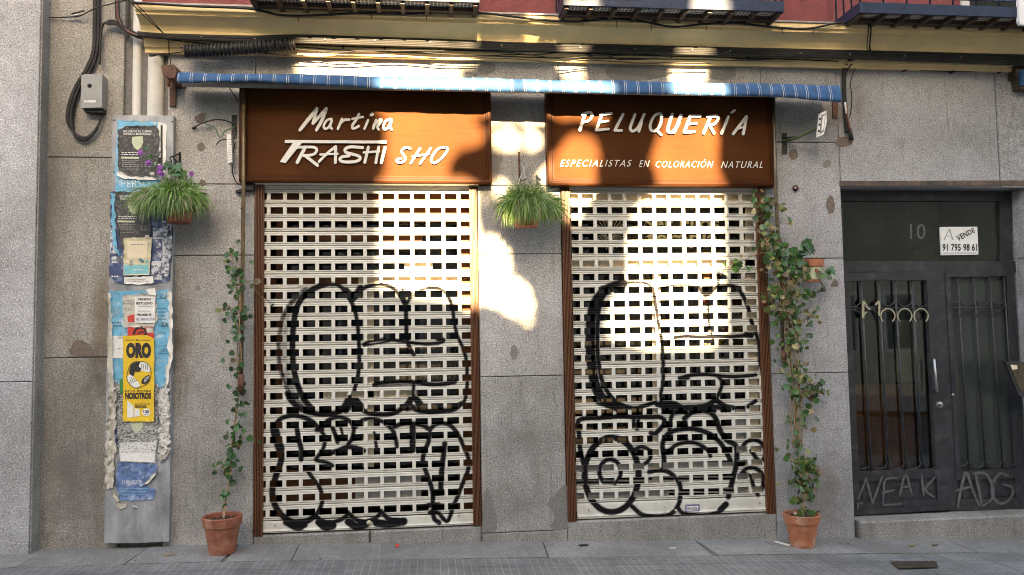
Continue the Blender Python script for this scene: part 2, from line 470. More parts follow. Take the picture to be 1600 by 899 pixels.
# ------------------------------------------------------------------ mesh builder
class MB:
    def __init__(s):
        s.v, s.f, s.m, s.mats, s.sm = [], [], [], [], []
    def mi(s, mat):
        if mat not in s.mats: s.mats.append(mat)
        return s.mats.index(mat)
    def add(s, vs, fs, mat, smooth=False):
        o = len(s.v)
        s.v.extend([tuple(map(float, q)) for q in vs])
        k = s.mi(mat)
        for f in fs:
            s.f.append(tuple(i+o for i in f)); s.m.append(k); s.sm.append(smooth)
        return s
    def poly(s, pts, mat): return s.add(pts, [tuple(range(len(pts)))], mat)
    def prism(s, front, back, mat, side=None):
        n = len(front)
        s.add(list(front)+list(back), [tuple(range(n)), tuple(range(2*n-1, n-1, -1))], mat)
        s.add(list(front)+list(back), [(i, n+i, n+(i+1) % n, (i+1) % n) for i in range(n)], side or mat)
        return s
    def box(s, x0, x1, y0, y1, z0, z1, mat, bev=0.0):
        if bev <= 0:
            v = [(x, y, z) for x in (x0, x1) for y in (y0, y1) for z in (z0, z1)]
            return s.add(v, [(0, 1, 3, 2), (4, 6, 7, 5), (0, 4, 5, 1), (2, 3, 7, 6), (0, 2, 6, 4), (1, 5, 7, 3)], mat)
        b = bev
        r0 = [(x0, z0), (x1, z0), (x1, z1), (x0, z1)]
        r1 = [(x0+b, z0+b), (x1-b, z0+b), (x1-b, z1-b), (x0+b, z1-b)]
        ya, yb = min(y0, y1), max(y0, y1)
        v = [(x, yb, z) for x, z in r0]+[(x, ya+b, z) for x, z in r0]+[(x, ya, z) for x, z in r1]
        f = [(8, 9, 10, 11), (3, 2, 1, 0)]
        for k in (0, 4):
            f += [(k+i, k+(i+1) % 4, k+4+(i+1) % 4, k+4+i) for i in range(4)]
        return s.add(v, f, mat)
    def pbox(s, x0, y0, x1, y1, d1, d0, mat, bev=0.0):
        """box whose front face is the photo rectangle on the plane d1, running back to d0"""
        return s.pprism([(x0, y0), (x1, y0), (x1, y1), (x0, y1)], d1, d0, mat)
    def pprism(s, pts, d1, d0, mat, side=None):
        fr = [P(x, y, d1) for x, y in pts]
        bk = [np.array([q[0], -d0, q[2]]) for q in fr]
        return s.prism(fr, bk, mat, side)
    def tube(s, path, r, mat, n=8, cap=True):
        p = np.asarray(path, float)
        k = len(p)
        rr = np.full(k, r) if np.isscalar(r) else np.interp(np.linspace(0, 1, k), np.linspace(0, 1, len(r)), r)
        t = np.gradient(p, axis=0)
        t /= np.linalg.norm(t, axis=1)[:, None]+1e-12
        u = np.cross(t[0], [0.31, 0.9, 0.2]); u /= np.linalg.norm(u)
        vs = []
        for i in range(k):
            u = u-t[i]*(u@t[i]); u /= np.linalg.norm(u)+1e-12
            b = np.cross(t[i], u)
            for a in range(n):
                an = 2*math.pi*a/n
                vs.append(p[i]+rr[i]*(math.cos(an)*u+math.sin(an)*b))
        fs = [(i*n+a, i*n+(a+1) % n, (i+1)*n+(a+1) % n, (i+1)*n+a) for i in range(k-1) for a in range(n)]
        if cap: fs += [tuple(range(n-1, -1, -1)), tuple((k-1)*n+a for a in range(n))]
        return s.add(vs, fs, mat, True)
    def lathe(s, c, prof, mat, n=28):
        for (r0, z0), (r1, z1) in zip(prof[:-1], prof[1:]):
            vs = [(c[0]+r*math.cos(2*math.pi*a/n), c[1]+r*math.sin(2*math.pi*a/n), c[2]+z) for r, z in ((r0, z0), (r1, z1)) for a in range(n)]
            s.add(vs, [(a, (a+1) % n, n+(a+1) % n, n+a) for a in range(n)], mat, True)
        return s
    def stroke(s, pts, wd, d, th, mat, side=None, n=5, taper=False):
        """flat pen stroke (photo px, width px) on plane d, raised th"""
        p = smooth(pts, n)
        k = len(p)
        ww = np.full(k, wd*.5) if np.isscalar(wd) else np.interp(np.linspace(0, 1, k), np.linspace(0, 1, len(wd)), wd)*.5
        t = np.gradient(p, axis=0); t /= np.linalg.norm(t, axis=1)[:, None]+1e-9
        nn = np.stack([-t[:, 1], t[:, 0]], 1)
        L, R = p+nn*ww[:, None], p-nn*ww[:, None]
        caps = lambda c, a0, r: [(c[0]+r*math.cos(a0+q), c[1]+r*math.sin(a0+q)) for q in (math.pi*.25, math.pi*.5, math.pi*.75)]
        a1 = math.atan2(-nn[-1, 1], -nn[-1, 0]); a0 = math.atan2(nn[0, 1], nn[0, 0])
        # side strips then front quads
        ring = list(map(tuple, L))
        q = lambda a, dd: P(a[0], a[1], dd)
        vs = [q(a, d+th) for a in L]+[q(a, d+th) for a in R]
        s.add(vs, [(i, k+i, k+i+1, i+1) for i in range(k-1)], mat)
        for c, a, r, e, flip in ((p[-1], a1, ww[-1], (R[-1], L[-1]), 1), (p[0], a0, ww[0], (L[0], R[0]), 0)):
            cp = [tuple(e[0])]+caps(c, a, r)+[tuple(e[1])]
            s.add([q(x, d+th) for x in cp], [tuple(range(len(cp)))], mat)
            if th > .003:
                fr = [q(x, d+th) for x in cp]; bk = [np.array([z[0], -d, z[2]]) for z in fr]
                s.add(fr+bk, [(i, i+1, len(cp)+i+1, len(cp)+i) for i in range(len(cp)-1)], side or mat)
        if th > .003:
            for E_ in (L, R):
                fr = [q(a, d+th) for a in E_]; bk = [np.array([z[0], -d, z[2]]) for z in fr]
                s.add(fr+bk, [(i, i+1, k+i+1, k+i) for i in range(k-1)], side or mat)
        return s
    def build(s, name, parent=None, kind=None):
        v = np.array(s.v)
        if parent is not None:
            org = np.array(WL[parent.name]) if parent.name in WL else np.zeros(3)
        else:
            org = np.array([(v[:, 0].min()+v[:, 0].max())/2, (v[:, 1].min()+v[:, 1].max())/2, v[:, 2].min()])
        me = bpy.data.meshes.new(name)
        me.from_pydata((v-org).tolist(), [], s.f)
        for mt in s.mats: me.materials.append(mt)
        me.polygons.foreach_set('material_index', s.m)
        me.polygons.foreach_set('use_smooth', s.sm)
        me.update()
        o = bpy.data.objects.new(name, me)
        COL.objects.link(o)
        if parent is not None:
            o.parent = parent
            WL[o.name] = org
        else:
            o.location = org
            WL[o.name] = org
        if kind: o['kind'] = kind
        return o

WL = {}
def thing(name, label, cat, loc=(0, 0, 0), group=None):
    o = bpy.data.objects.new(name, None)
    COL.objects.link(o)
    o.location = loc
    o.empty_display_size = .1
    WL[o.name] = np.array(loc, float)
    return tag(o, label, cat, group)

def tag(o, label, cat, group=None):
    o['label'] = label
    o['category'] = cat
    if group: o['group'] = group
    return o

def plab(o, label):
    o['label'] = label
    return o

FC = bpy.data.curves.new('font_scratch', 'FONT')
FO = bpy.data.objects.new('font_scratch', FC)
def text_geo(txt, shear=0, space=1.0, bold=0, extrude=0):
    FC.body = txt; FC.shear = shear; FC.space_character = space; FC.offset = bold
    FC.extrude = extrude; FC.resolution_u = 3
    if FO.name not in COL.objects: COL.objects.link(FO)
    dg = bpy.context.evaluated_depsgraph_get(); dg.update()
    me = bpy.data.meshes.new_from_object(FO.evaluated_get(dg))
    v = [tuple(q.co) for q in me.vertices]; f = [tuple(q.vertices) for q in me.polygons]
    bpy.data.meshes.remove(me)
    return np.array(v), f

def text(mb, txt, quad, d, mat, shear=0, space=1.0, bold=0, th=0.0, side=None):
    """lettering fitted into a photo quad: top-left, top-right, bottom-right, bottom-left (or x0,y0,x1,y1)"""
    if len(quad) == 4 and not hasattr(quad[0], '__len__'):
        x0, y0, x1, y1 = quad
        quad = [(x0, y0), (x1, y0), (x1, y1), (x0, y1)]
    tl, tr, br, bl = [np.array(q, float) for q in quad]
    v, f = text_geo(txt, shear, space, bold, 1.0 if th else 0)
    lo, hi = v.min(0), v.max(0)
    out = []
    for q in v:
        a = (q[0]-lo[0])/(hi[0]-lo[0]); b_ = (q[1]-lo[1])/(hi[1]-lo[1])
        px = (bl*(1-a)+br*a)*(1-b_)+(tl*(1-a)+tr*a)*b_
        p0 = P(px[0], px[1], d+th)
        if th and q[2] < 0: p0 = np.array([p0[0], -d, p0[2]])
        out.append(p0)
    mb.add(out, f, mat)

def hide_font():
    if FO.name in COL.objects: COL.objects.unlink(FO)
    bpy.data.objects.remove(FO)

# ================================================================== THE SETTING
def ground_sheet(name, y0, y1, dz, mat, x0=-30, x1=30):
    xs = sorted(set(list(np.linspace(x0, x1, 61))+[q for q in GX if x0 <= q <= x1]))
    mb = MB()
    vs = [(x, y, zg(x)+dz) for x in xs for y in (y0, y1)]
    mb.add(vs, [(2*i, 2*i+2, 2*i+3, 2*i+1) for i in range(len(xs)-1)], mat)
    return mb.build(name, None, 'structure')

ground_sheet('sidewalk_tiles', -.465, -4.0, -.004, TILES)
mb = MB()
for i in range(60):
    x0, x1 = -30+i, -29+i
    mb.prism([(x0, -4.0, zg(x0)-.004), (x1, -4.0, zg(x1)-.004), (x1, -4.25, zg(x1)-.004), (x0, -4.25, zg(x0)-.004)],
             [(x0, -4.0, zg(x0)-.3), (x1, -4.0, zg(x1)-.3), (x1, -4.25, zg(x1)-.3), (x0, -4.25, zg(x0)-.3)], SLAB)
mb.build('kerb', None, 'structure')
ground_sheet('road', -4.25, -11.4, -.13, ASPH)
ground_sheet('opposite_sidewalk', -11.4, -30, -.004, SLAB)
ground_sheet('ground', 3.2, -0.1, -.06, SOIL)

# granite slabs along the foot of the wall
rng = random.Random(5)
mb = MB()
jx = [-30, -24, -18, -12, -8, -6.2, -4.9]+[X(a, b) for a, b in ((-60, 864), (75, 861), (235, 858), (372, 853), (468, 850), (597, 849), (724, 847), (848, 846), (1085, 843), (1300, 843), (1470, 845))]+[5.8, 6.9, 8.3, 10, 14, 20, 30]
for a, b in zip(jx[:-1], jx[1:]):
    g = .003
    sk = rng.uniform(-.03, .03)
    dz = rng.uniform(-.003, .003)
    n = 3
    xs = np.linspace(a+g, b-g, n)
    top = [(x, .02, zg(x)+dz) for x in xs]+[(x+sk, -.46, zg(x)+dz) for x in xs[::-1]]
    mb.prism(top, [(x, y, z-.06) for x, y, z in top], SLAB)
mb.build('paving_slabs', None, 'structure')
ground_sheet('paving_bed', .02, -.5, -.014, JOINT)

# ------------------------------------------------------------------ the shop building
BL = thing('shop_building', 'grey granite shop building with yellow cornice, two cream roller shutters and an iron entrance door', 'building', (0.7, 0, 0))

xCH0, xCH1 = X(194, 120), X(262, 120)          # pipe chase
xPIL = X(75, 400)                               # inner corner at the neighbour's pilaster
xL0, xL1 = X(397.5, 500), X(748.5, 500)          # left shop opening (outside of jambs)
xR0, xR1 = X(879.5, 480), X(1201, 480)          # right shop opening
xD0, xD1 = X(1325, 560), 5.33                  # entrance opening
ZT = 2.915                                       # head of openings
WB = -0.35
stone = MB()
JG = .0028
def block(x0, x1, z0, z1, mat, y=0.0, back=.10):
    stone.box(x0+JG, x1-JG, y, back, z0+JG, z1-JG, mat, .004)
zj = (Z(285, 399.5), Z(815, 588), Z(1275, 583), Z(1275, 404), Z(120, 246), Z(120, 559))
# recessed strip beside the neighbour
for z0, z1 in ((WB, zj[5]), (zj[5], zj[4]), (zj[4], 6.2)): block(xPIL-.1, xCH0, z0, z1, G_BROWN)
# pier left of the first shutter
for z0, z1 in ((WB, zj[0]), (zj[0], ZT)): block(xCH1, xL0, z0, z1, G_MAIN)
block(xCH1, xL0, ZT, 4.075, G_MAIN)
# central pier
zpl = Z(820, 831)
for z0, z1 in ((zpl, zj[1]), (zj[1], zj[0]), (zj[0], ZT)): block(xL1, xR0, z0, z1, G_MAIN)
block(xL1, xR0, WB, zpl, G_SILL, -.012)
# over the shop openings, behind the signs
for x0, x1 in ((xL0, xL1), (xL1, xR0), (xR0, xR1)): block(x0, x1, ZT, 4.075, G_MAIN)
# right pier, door surround
for z0, z1 in ((WB, zj[2]), (zj[2], zj[3]), (zj[3], Z(1275, 223)), (Z(1275, 223), 4.075)): block(xR1, xD0, z0, z1, G_BLUE)
block(xD0, X(1557, 180), ZT, 4.075, G_BLUE)
block(X(1557, 180), 9.5, ZT, 4.075, G_BLUE, -.006)
for z0, z1 in ((WB, Z(1590, 402)), (Z(1590, 402), ZT)): block(xD1, 9.5, z0, z1, G_BLUE, 0, .3)
# right reveal stone return already given by the block depth; joint backing
stone.box(xPIL-.1, xL0-.01, .03, .12, WB, 4.1, JOINT)
stone.box(xL1+.01, xR0-.01, .03, .12, WB, 4.1, JOINT)
stone.box(xR1+.01, xD0-.012, .03, .12, WB, 4.1, JOINT)
stone.box(xL0-.02, 9.4, .03, .12, ZT+.01, 4.1, JOINT)
stone.box(xCH0-.02, xCH1+.02, .13, .2, WB, 6.2, G_BROWN)
stone.build('stone_wall', BL)
# left reveal of the entrance
mb = MB(); mb.box(xD0-.3, 6.2, .121, .6, ZT+.004, 4.1, JOINT); mb.build('door_header', BL)
mb = MB(); mb.box(xD0-.1, xD0-JG, .101, .3, WB, ZT, G_BLUE); mb.build('door_reveal', BL)

# mortar patches, pier-foot stains, darker patches higher up
def patch(pts, mat, d=.0025, name='wall_patch'):
    q = smooth(list(pts)+[pts[0]], 4)[:-1]
    r = random.Random(len(WL)*7+3)
    q = [(x+r.uniform(-.6, .6), y+r.uniform(-.6, .6)) for x, y in q]
    mb = MB(); mb.pprism(q, d, -.001, mat)
    return mb.build(name, BL)
patch([(305, 182), (320, 176), (319, 188), (312, 193), (306, 190)], MORTAR_R)
patch([(306, 306), (318, 303), (325, 312), (326, 328), (318, 334), (306, 333), (300, 320)], MORTAR)
patch([(109, 553), (112, 540), (121, 531), (138, 538), (146, 555), (128, 557)], MORTAR_R)
patch([(801, 540), (807, 542), (810, 550), (807, 560), (801, 562), (798, 551)], MORTAR)
patch([(1293, 310), (1300, 306), (1304, 318), (1303, 330), (1296, 334), (1291, 322)], MORTAR_R)
patch([(1233, 236), (1243, 234), (1247, 242), (1243, 249), (1235, 248)], MORTAR_R)
patch([(1288, 252), (1296, 250), (1299, 256), (1293, 262), (1287, 260)], MORTAR)
patch([(1298, 447), (1305, 436), (1310, 447)], MORTAR_R)
patch([(1306, 222), (1316, 214), (1334, 218), (1329, 226), (1318, 229), (1308, 228)], MORTAR_R)
patch([(310, 225), (316, 223), (320, 231), (314, 236), (308, 232)], MORTAR_R)
patch([(312, 283), (318, 281), (322, 287), (316, 292)], MORTAR_R)
patch([(306, 448), (311, 447), (313, 452), (308, 455)], MORTAR)
patch([(764, 240), (772, 228), (786, 236), (781, 262), (775, 283), (766, 276)], MORTAR)
patch([(755, 790), (760, 762), (767, 775), (774, 800), (776, 828), (756, 829)], DARKTONE)
patch([(886, 760), (886, 828), (862, 827), (866, 806), (856, 788), (868, 772)], DARKTONE)
patch([(950, 104), (1000, 102), (1044, 104), (1046, 118), (1000, 126), (955, 124)], DARKTONE)
patch([(1110, 103), (1145, 104), (1147, 122), (1112, 124)], DARKTONE)
patch([(722, 100), (745, 96), (770, 99), (772, 113), (745, 117), (720, 113)], DARKTONE)
patch([(1275, 175), (1310, 162), (1316, 190), (1300, 196), (1280, 192)], MORTAR)

# cornice: profile (depth, z) swept along x
def zc(py, d): return Z(800, py, d)
prof = [(.02, zc(27, .27)+.03), (.285, zc(27, .27)+.012), (.285, zc(31, .285)), (.262, zc(33, .262)), (.262, zc(38, .262)),
        (.235, zc(40, .235)), (.20, zc(46, .20)), (.165, zc(54, .165)), (.145, zc(62, .145)), (.142, zc(66, .142)), (.118, zc(67.5, .118)), (.118, zc(73, .118)),
        (.085, zc(75, .085)), (.075, zc(86, .075)), (.055, zc(88, .055)), (.05, zc(95, .05)), (.004, zc(97, .004))]
xc0 = X(222, 60, .12)
def sweep(mb, prof, x0, x1, mat, back=.02):
    n = len(prof)
    p = prof+[(-back, prof[-1][1]), (-back, prof[0][1])]
    k = len(p)
    xs = np.linspace(x0, x1, 2)
    vs = [(x, -d, z) for x in xs for d, z in p]
    mb.add(vs, [(i, (i+1) % k, k+(i+1) % k, k+i) for i in range(k)]+[tuple(range(k-1, -1, -1)), tuple(range(k, 2*k))], mat)
mb = MB(); sweep(mb, prof, xc0, 9.5, YELLOW); mb.build('cornice', BL)
mb = MB(); sweep(mb, [(.03, prof[0][1]+.004), (.296, prof[1][1]+.002), (.296, prof[1][1]+.016), (.03, prof[0][1]+.03)], xc0-.02, 9.5, GREYM); mb.build('cornice_flashing', BL)
mb = MB(); mb.box(xc0-.12, 9.5, .02, .2, 4.1, 7.6, REDW); mb.build('upper_wall', BL)

# balconies
def balcony(px0, px1, rear_px, zoff=0.0, white=False):
    zb = Z(870, 27, .27)+zoff
    x0, x1 = X(px0[0], px0[1], .40), X(px1[0], px1[1], .40)
    if px1[0] > 1590: x1 = 7.2
    mb = MB()
    mb.box(x0, x1, -.53, -.505, zb-.012, zb+.075, IRONB)
    mb.box(x0, x0+.02, -.504, .0, zb-.012, zb+.075, IRONB)
    mb.box(x1-.02, x1, -.504, .0, zb-.012, zb+.075, IRONB)
    b = mb.build('balcony', BL)
    mb = MB(); mb.box(x0+.021, x1-.021, -.503, .0, zb+.012, zb+.05, SOFFIT); mb.build('lattice_tile_floor', b)
    mb = MB()
    n = max(3, round((x1-x0)/.205))
    for i in range(n+1):
        x = x0+.03+(x1-x0-.06)*i/n
        mb.box(x-.016, x+.016, -.502, -.02, zb-.03, zb+.010, IRONBR)
    mb.box(x0+.022, x1-.022, -.375, -.345, zb-.022, zb+.011, IRONBR)
    mb.box(x0+.022, x1-.022, -.335, -.02, zb-.006, zb+.0115, IRONBR)
    mb.build('joists', b)
    mb = MB()
    y = -.515
    for zz in (zb+.13, zb+.30, zb+.95):
        mb.tube([(x0+.01, y, zz), (x1-.01, y, zz)], .008, IRONB, 6)
    k = round((x1-x0)/.21)
    for i in range(k+1):
        x = x0+.012+(x1-x0-.024)*i/k
        mb.tube([(x, y, zb+.07), (x, y, zb+.96)], .0075, IRONB, 6)
        if i < k:
            cx = x+(x1-x0)/k/2
            mb.tube([(cx+.085*math.cos(a), y, zb+.215+.085*math.sin(a)) for a in np.linspace(0, 2*math.pi, 19)], .006, IRONB, 5)
    for xx in (x0+.01, x1-.01):
        for j in range(1, 4):
            mb.tube([(xx, y+j*.12, zb+.07), (xx, y+j*.12, zb+.96)], .0075, IRONB, 6)
        mb.tube([(xx, y, zb+.95), (xx, 0, zb+.95)], .008, IRONB, 6)
    mb.build('railing', b)
    # dim floor-length window behind
    xm = (x0+x1)/2
    mb = MB()
    mb.box(xm-.55, xm+.55, -.005, .05, zb+.08, zb+2.4, FARS)
    mb.box(xm-.48, xm-.02, -.012, -.004, zb+.12, zb+2.3, TRANSOM)
    mb.box(xm+.02, xm+.48, -.012, -.004, zb+.12, zb+2.3, TRANSOM)
    mb.build('balcony_window', b)
    return b, zb
balcony((392, 18), (748, 20), 0)
balcony((876, 16), (1214, 18), 0)
balcony((1330, 26), (1600, 30), 0, .012)

# lintel over the entrance
mb = MB()
mb.pprism([(1313, 283), (1640, 282), (1640, 290), (1313, 291)], .014, -.22, RUSTL)
mb.build('door_lintel', BL)

# thresholds
def sill(px, top, dfront, mat, jointpx=None, yback=.4, ztop=None):
    mb = MB()
    xs = [X(p_, top) if p_ > 5 else p_ for p_ in px]
    zt = ztop
    for a, b in zip(xs[:-1], xs[1:]):
        g = .004
        mb.box(a+g, b-g, -dfront, yback, -.5, zt, mat, .012)
    return mb.build('threshold', BL)
sill((xL0-.002, 578, xL1+.002), 833, .012, G_SILL, ztop=.136)
sill((xR0-.002, xR1+.002), 812, .012, G_SILL, ztop=.145)
zs = .045
sill((1340, 1640), 815, .035, G_SILL, ztop=zs, yback=.6)

# ------------------------------------------------------------------ graffiti strokes (measured per photo crop)
def crop(ox, oy, sc, items):
    return [(smooth([(ox+x/sc, oy+y/sc) for x, y in pts], 5), wd*1.15/sc, al) for pts, wd, al in items]
GA = crop(400, 430, 4.28, [
 ([(470,60),(400,85),(330,130),(280,200),(255,300),(245,420),(245,540),(255,640),(280,740),(320,830),(370,890)],36,1),
 ([(330,95),(250,170),(190,260),(160,380),(152,500),(162,610),(195,720),(250,830),(330,895)],34,.62),
 ([(240,180),(205,290),(192,420),(192,540),(208,650),(240,760),(285,850)],40,.38),
 ([(470,60),(540,65),(590,100),(620,150),(655,220),(675,300),(685,400),(690,500),(690,600),(680,680),(660,760),(640,830)],25,1),
 ([(600,105),(650,150),(700,90)],44,1),([(280,80),(400,72),(520,78),(700,66)],10,.5),
 ([(650,170),(690,110),(750,75),(820,60),(890,75),(940,110),(975,160),(1000,210)],24,1),
 ([(1000,210),(1030,160),(1080,110),(1160,85)],24,.7),([(1160,85),(1240,98),(1290,150),(1315,230),(1325,310),(1345,400),(1380,480),(1405,560),(1412,660),(1410,760),(1390,850),(1330,890)],23,.95),
 ([(1000,190),(1003,260),(1005,340),(1010,430),(1030,490),(1055,530)],27,1),
 ([(720,465),(770,440),(870,430),(960,440),(1060,455),(1160,460),(1240,450),(1255,430),(1215,430)],22,1),
 ([(720,472),(800,460),(900,440)],14,1),([(980,95),(1005,190),(1040,120)],22,.9),
 ([(790,735),(850,720),(950,712),(1050,715),(1150,730),(1250,730),(1330,715)],27,1),([(800,745),(930,735),(1100,728)],12,.9),
 ([(1055,730),(1050,790)],22,1),([(600,890),(640,830),(690,880)],60,1),([(1010,890),(1050,815),(1110,880)],40,1)])
GB = crop(400, 630, 4.086, [
 ([(200,-60),(230,-10),(290,40),(370,65),(450,70),(520,60),(560,30),(590,0)],34,.95),
 ([(260,-20),(330,40),(420,80)],22,.6),
 ([(590,0),(650,10),(690,50),(760,70),(840,72),(900,55),(950,20),(970,0)],30,1),
 ([(970,0),(1020,40),(1100,55),(1180,50),(1260,40),(1310,5)],32,1),
 ([(110,180),(130,130),(170,95),(230,80),(300,90),(360,120),(410,170)],28,1),
 ([(115,150),(130,220),(155,290)],52,1),
 ([(150,280),(165,340),(140,430),(110,520),(105,590),(125,660),(170,720),(240,760),(320,755),(380,720)],36,1),
 ([(380,720),(420,750),(490,760),(560,735),(590,700)],26,1),([(590,700),(640,745),(700,755),(770,730),(800,690)],26,1),
 ([(800,690),(840,735),(900,745),(950,745)],26,1),
 ([(190,762),(265,798),(310,778)],36,1),([(400,760),(440,792),(492,782)],42,1),([(592,758),(640,788),(700,774)],46,1),([(770,766),(850,772),(942,756)],46,1),
 ([(320,420),(370,490),(410,550),(425,620),(400,690),(380,720)],25,1),
 ([(262,170),(275,240),(290,300),(288,360)],30,1),
 ([(410,170),(440,220),(430,290),(395,340),(385,365),(450,380),(490,400)],24,1),([(390,170),(420,170)],30,1),
 ([(430,150),(460,110),(520,90),(570,100),(610,130),(625,170),(610,230),(585,270)],25,1),
 ([(490,160),(505,200),(520,250)],26,1),([(540,150),(560,235)],18,1),
 ([(470,322),(530,302),(580,282),(640,287),(690,305)],30,1),
 ([(640,150),(680,110),(740,100),(800,115),(850,150),(885,200),(900,280)],24,1),
 ([(755,190),(765,250),(772,310)],20,1),([(885,150),(940,130),(1000,130),(1060,140),(1110,170)],28,1),
 ([(1000,140),(1000,220),(1000,300)],36,1),
 ([(1110,190),(1100,250),(1075,310),(1065,380),(1090,450),(1115,520),(1130,600),(1125,660)],27,1),
 ([(1110,170),(1150,135),(1210,130),(1260,160),(1300,220),(1330,290),(1355,350),(1355,420),(1325,500),(1290,590),(1260,660),(1240,720),(1215,755),(1160,700),(1110,700)],25,1),
 ([(1205,260),(1195,350),(1185,440),(1180,540),(1190,575)],31,1),([(1125,690),(1140,740),(1170,765)],28,1),([(1095,655),(1165,650)],32,1)])
GC = crop(870, 430, 4.28, [
 ([(440,60),(360,85),(300,125),(255,190),(232,280),(225,380),(225,480),(232,580),(245,680),(270,770),(320,840),(410,885)],62,.85),
 ([(330,110),(290,190),(275,300),(272,420),(275,540),(290,650),(312,730),(360,810),(440,870),(520,890),(600,870),(660,850)],27,1),
 ([(300,80),(440,55),(560,50),(620,70),(650,130)],20,.8),
 ([(650,130),(665,220),(680,330),(700,430),(708,520),(712,620),(710,720),(695,800),(700,850)],23,1),
 ([(650,130),(690,90),(780,70),(880,70),(950,85),(985,130),(1010,180)],18,.8),
 ([(1010,180),(1015,260),(1020,340),(1045,425)],18,.9),([(950,85),(1000,130),(1050,90)],34,.9),
 ([(1000,130),(1040,90),(1110,72),(1190,78),(1240,130),(1280,220),(1305,320),(1335,400),(1355,480),(1360,580),(1375,660)],25,1),
 ([(790,420),(860,410),(960,415),(1060,410),(1180,412),(1290,400)],23,1),([(1265,400),(1300,402)],36,1),
 ([(820,690),(900,670),(1000,665),(1100,675),(1200,680),(1330,668)],24,1),([(820,692),(880,690)],20,1),
 ([(1080,680),(1105,720),(1090,780),(1060,840)],24,1),
 ([(690,860),(780,860),(840,885),(940,885),(1010,870),(1060,840),(1110,870),(1160,890)],34,1),([(1280,880),(1330,840)],26,1)])
GD = crop(870, 630, 4.086, [
 ([(260,0),(350,30),(440,35)],26,.7),([(640,10),(720,30),(840,25),(960,20)],30,.9),([(960,20),(1050,30),(1125,30)],32,1),
 ([(180,420),(150,300),(142,200),(135,125),(170,100),(280,95),(400,85),(500,90),(600,90),(660,90),(690,120),(660,165),(620,205)],28,1),
 ([(490,90),(495,140),(515,165),(520,110)],23,1),([(625,205),(600,190)],26,1),
 ([(720,180),(725,120),(745,65),(820,60)],25,1),([(815,100),(860,60),(920,50),(980,60),(1020,110),(1045,180),(1090,240),(1140,270),(1150,340),(1140,420),(1120,500),(1095,600)],31,1),
 ([(350+172*math.cos(a),458+238*math.sin(a)) for a in np.linspace(0,2*math.pi,25)],36,1),
 ([(340+68*math.cos(a),440+80*math.sin(a)) for a in np.linspace(2.2,2.2+5.2,18)],26,1),
 ([(490,300),(540,280),(590,300),(600,340),(580,375),(550,395)],24,1),
 ([(680,430),(685,360),(675,280),(690,220),(740,180),(820,165),(900,170),(980,200),(1040,250),(1080,310),(1110,370)],29,1),
 ([(720,300),(770,265),(850,250),(920,270),(970,310),(980,340)],24,1),
 ([(590,440),(640,430),(700,435),(750,470),(785,520),(790,580),(780,640),(750,690),(700,720),(620,725),(540,710),(480,660)],27,1),
 ([(770,660),(800,700),(880,715),(960,715),(1030,700)],25,1),([(1045,682),(1080,647)],36,1),
 ([(1180,290),(1210,250),(1260,235),(1310,260),(1330,310),(1320,360),(1290,370),(1240,305)],25,1),
 ([(1180,450),(1210,420),(1260,415),(1300,440),(1320,480),(1315,545)],25,1),([(1200,450),(1240,470),(1255,530),(1285,590)],24,1)])

def spray_amount(verts, strokes):
    px = PIX(verts)
    out = np.zeros(len(px))
    for pts, wd, al in strokes:
        bb0, bb1 = pts.min(0)-wd*1.2-3, pts.max(0)+wd*1.2+3
        idx = np.where(((px > bb0) & (px < bb1)).all(1))[0]
        if not len(idx): continue
        q = px[idx]
        dmin = np.full(len(q), 1e9)
        for a, b in zip(pts[:-1], pts[1:]):
            ab = b-a
            t = np.clip(((q-a)@ab)/max(ab@ab, 1e-9), 0, 1)
            dmin = np.minimum(dmin, np.hypot(*(q-(a+t[:, None]*ab)).T))
        e = np.clip((wd*.5+1.6-dmin)/4.0, 0, 1)*al
        out[idx] = np.maximum(out[idx], e)
    return out

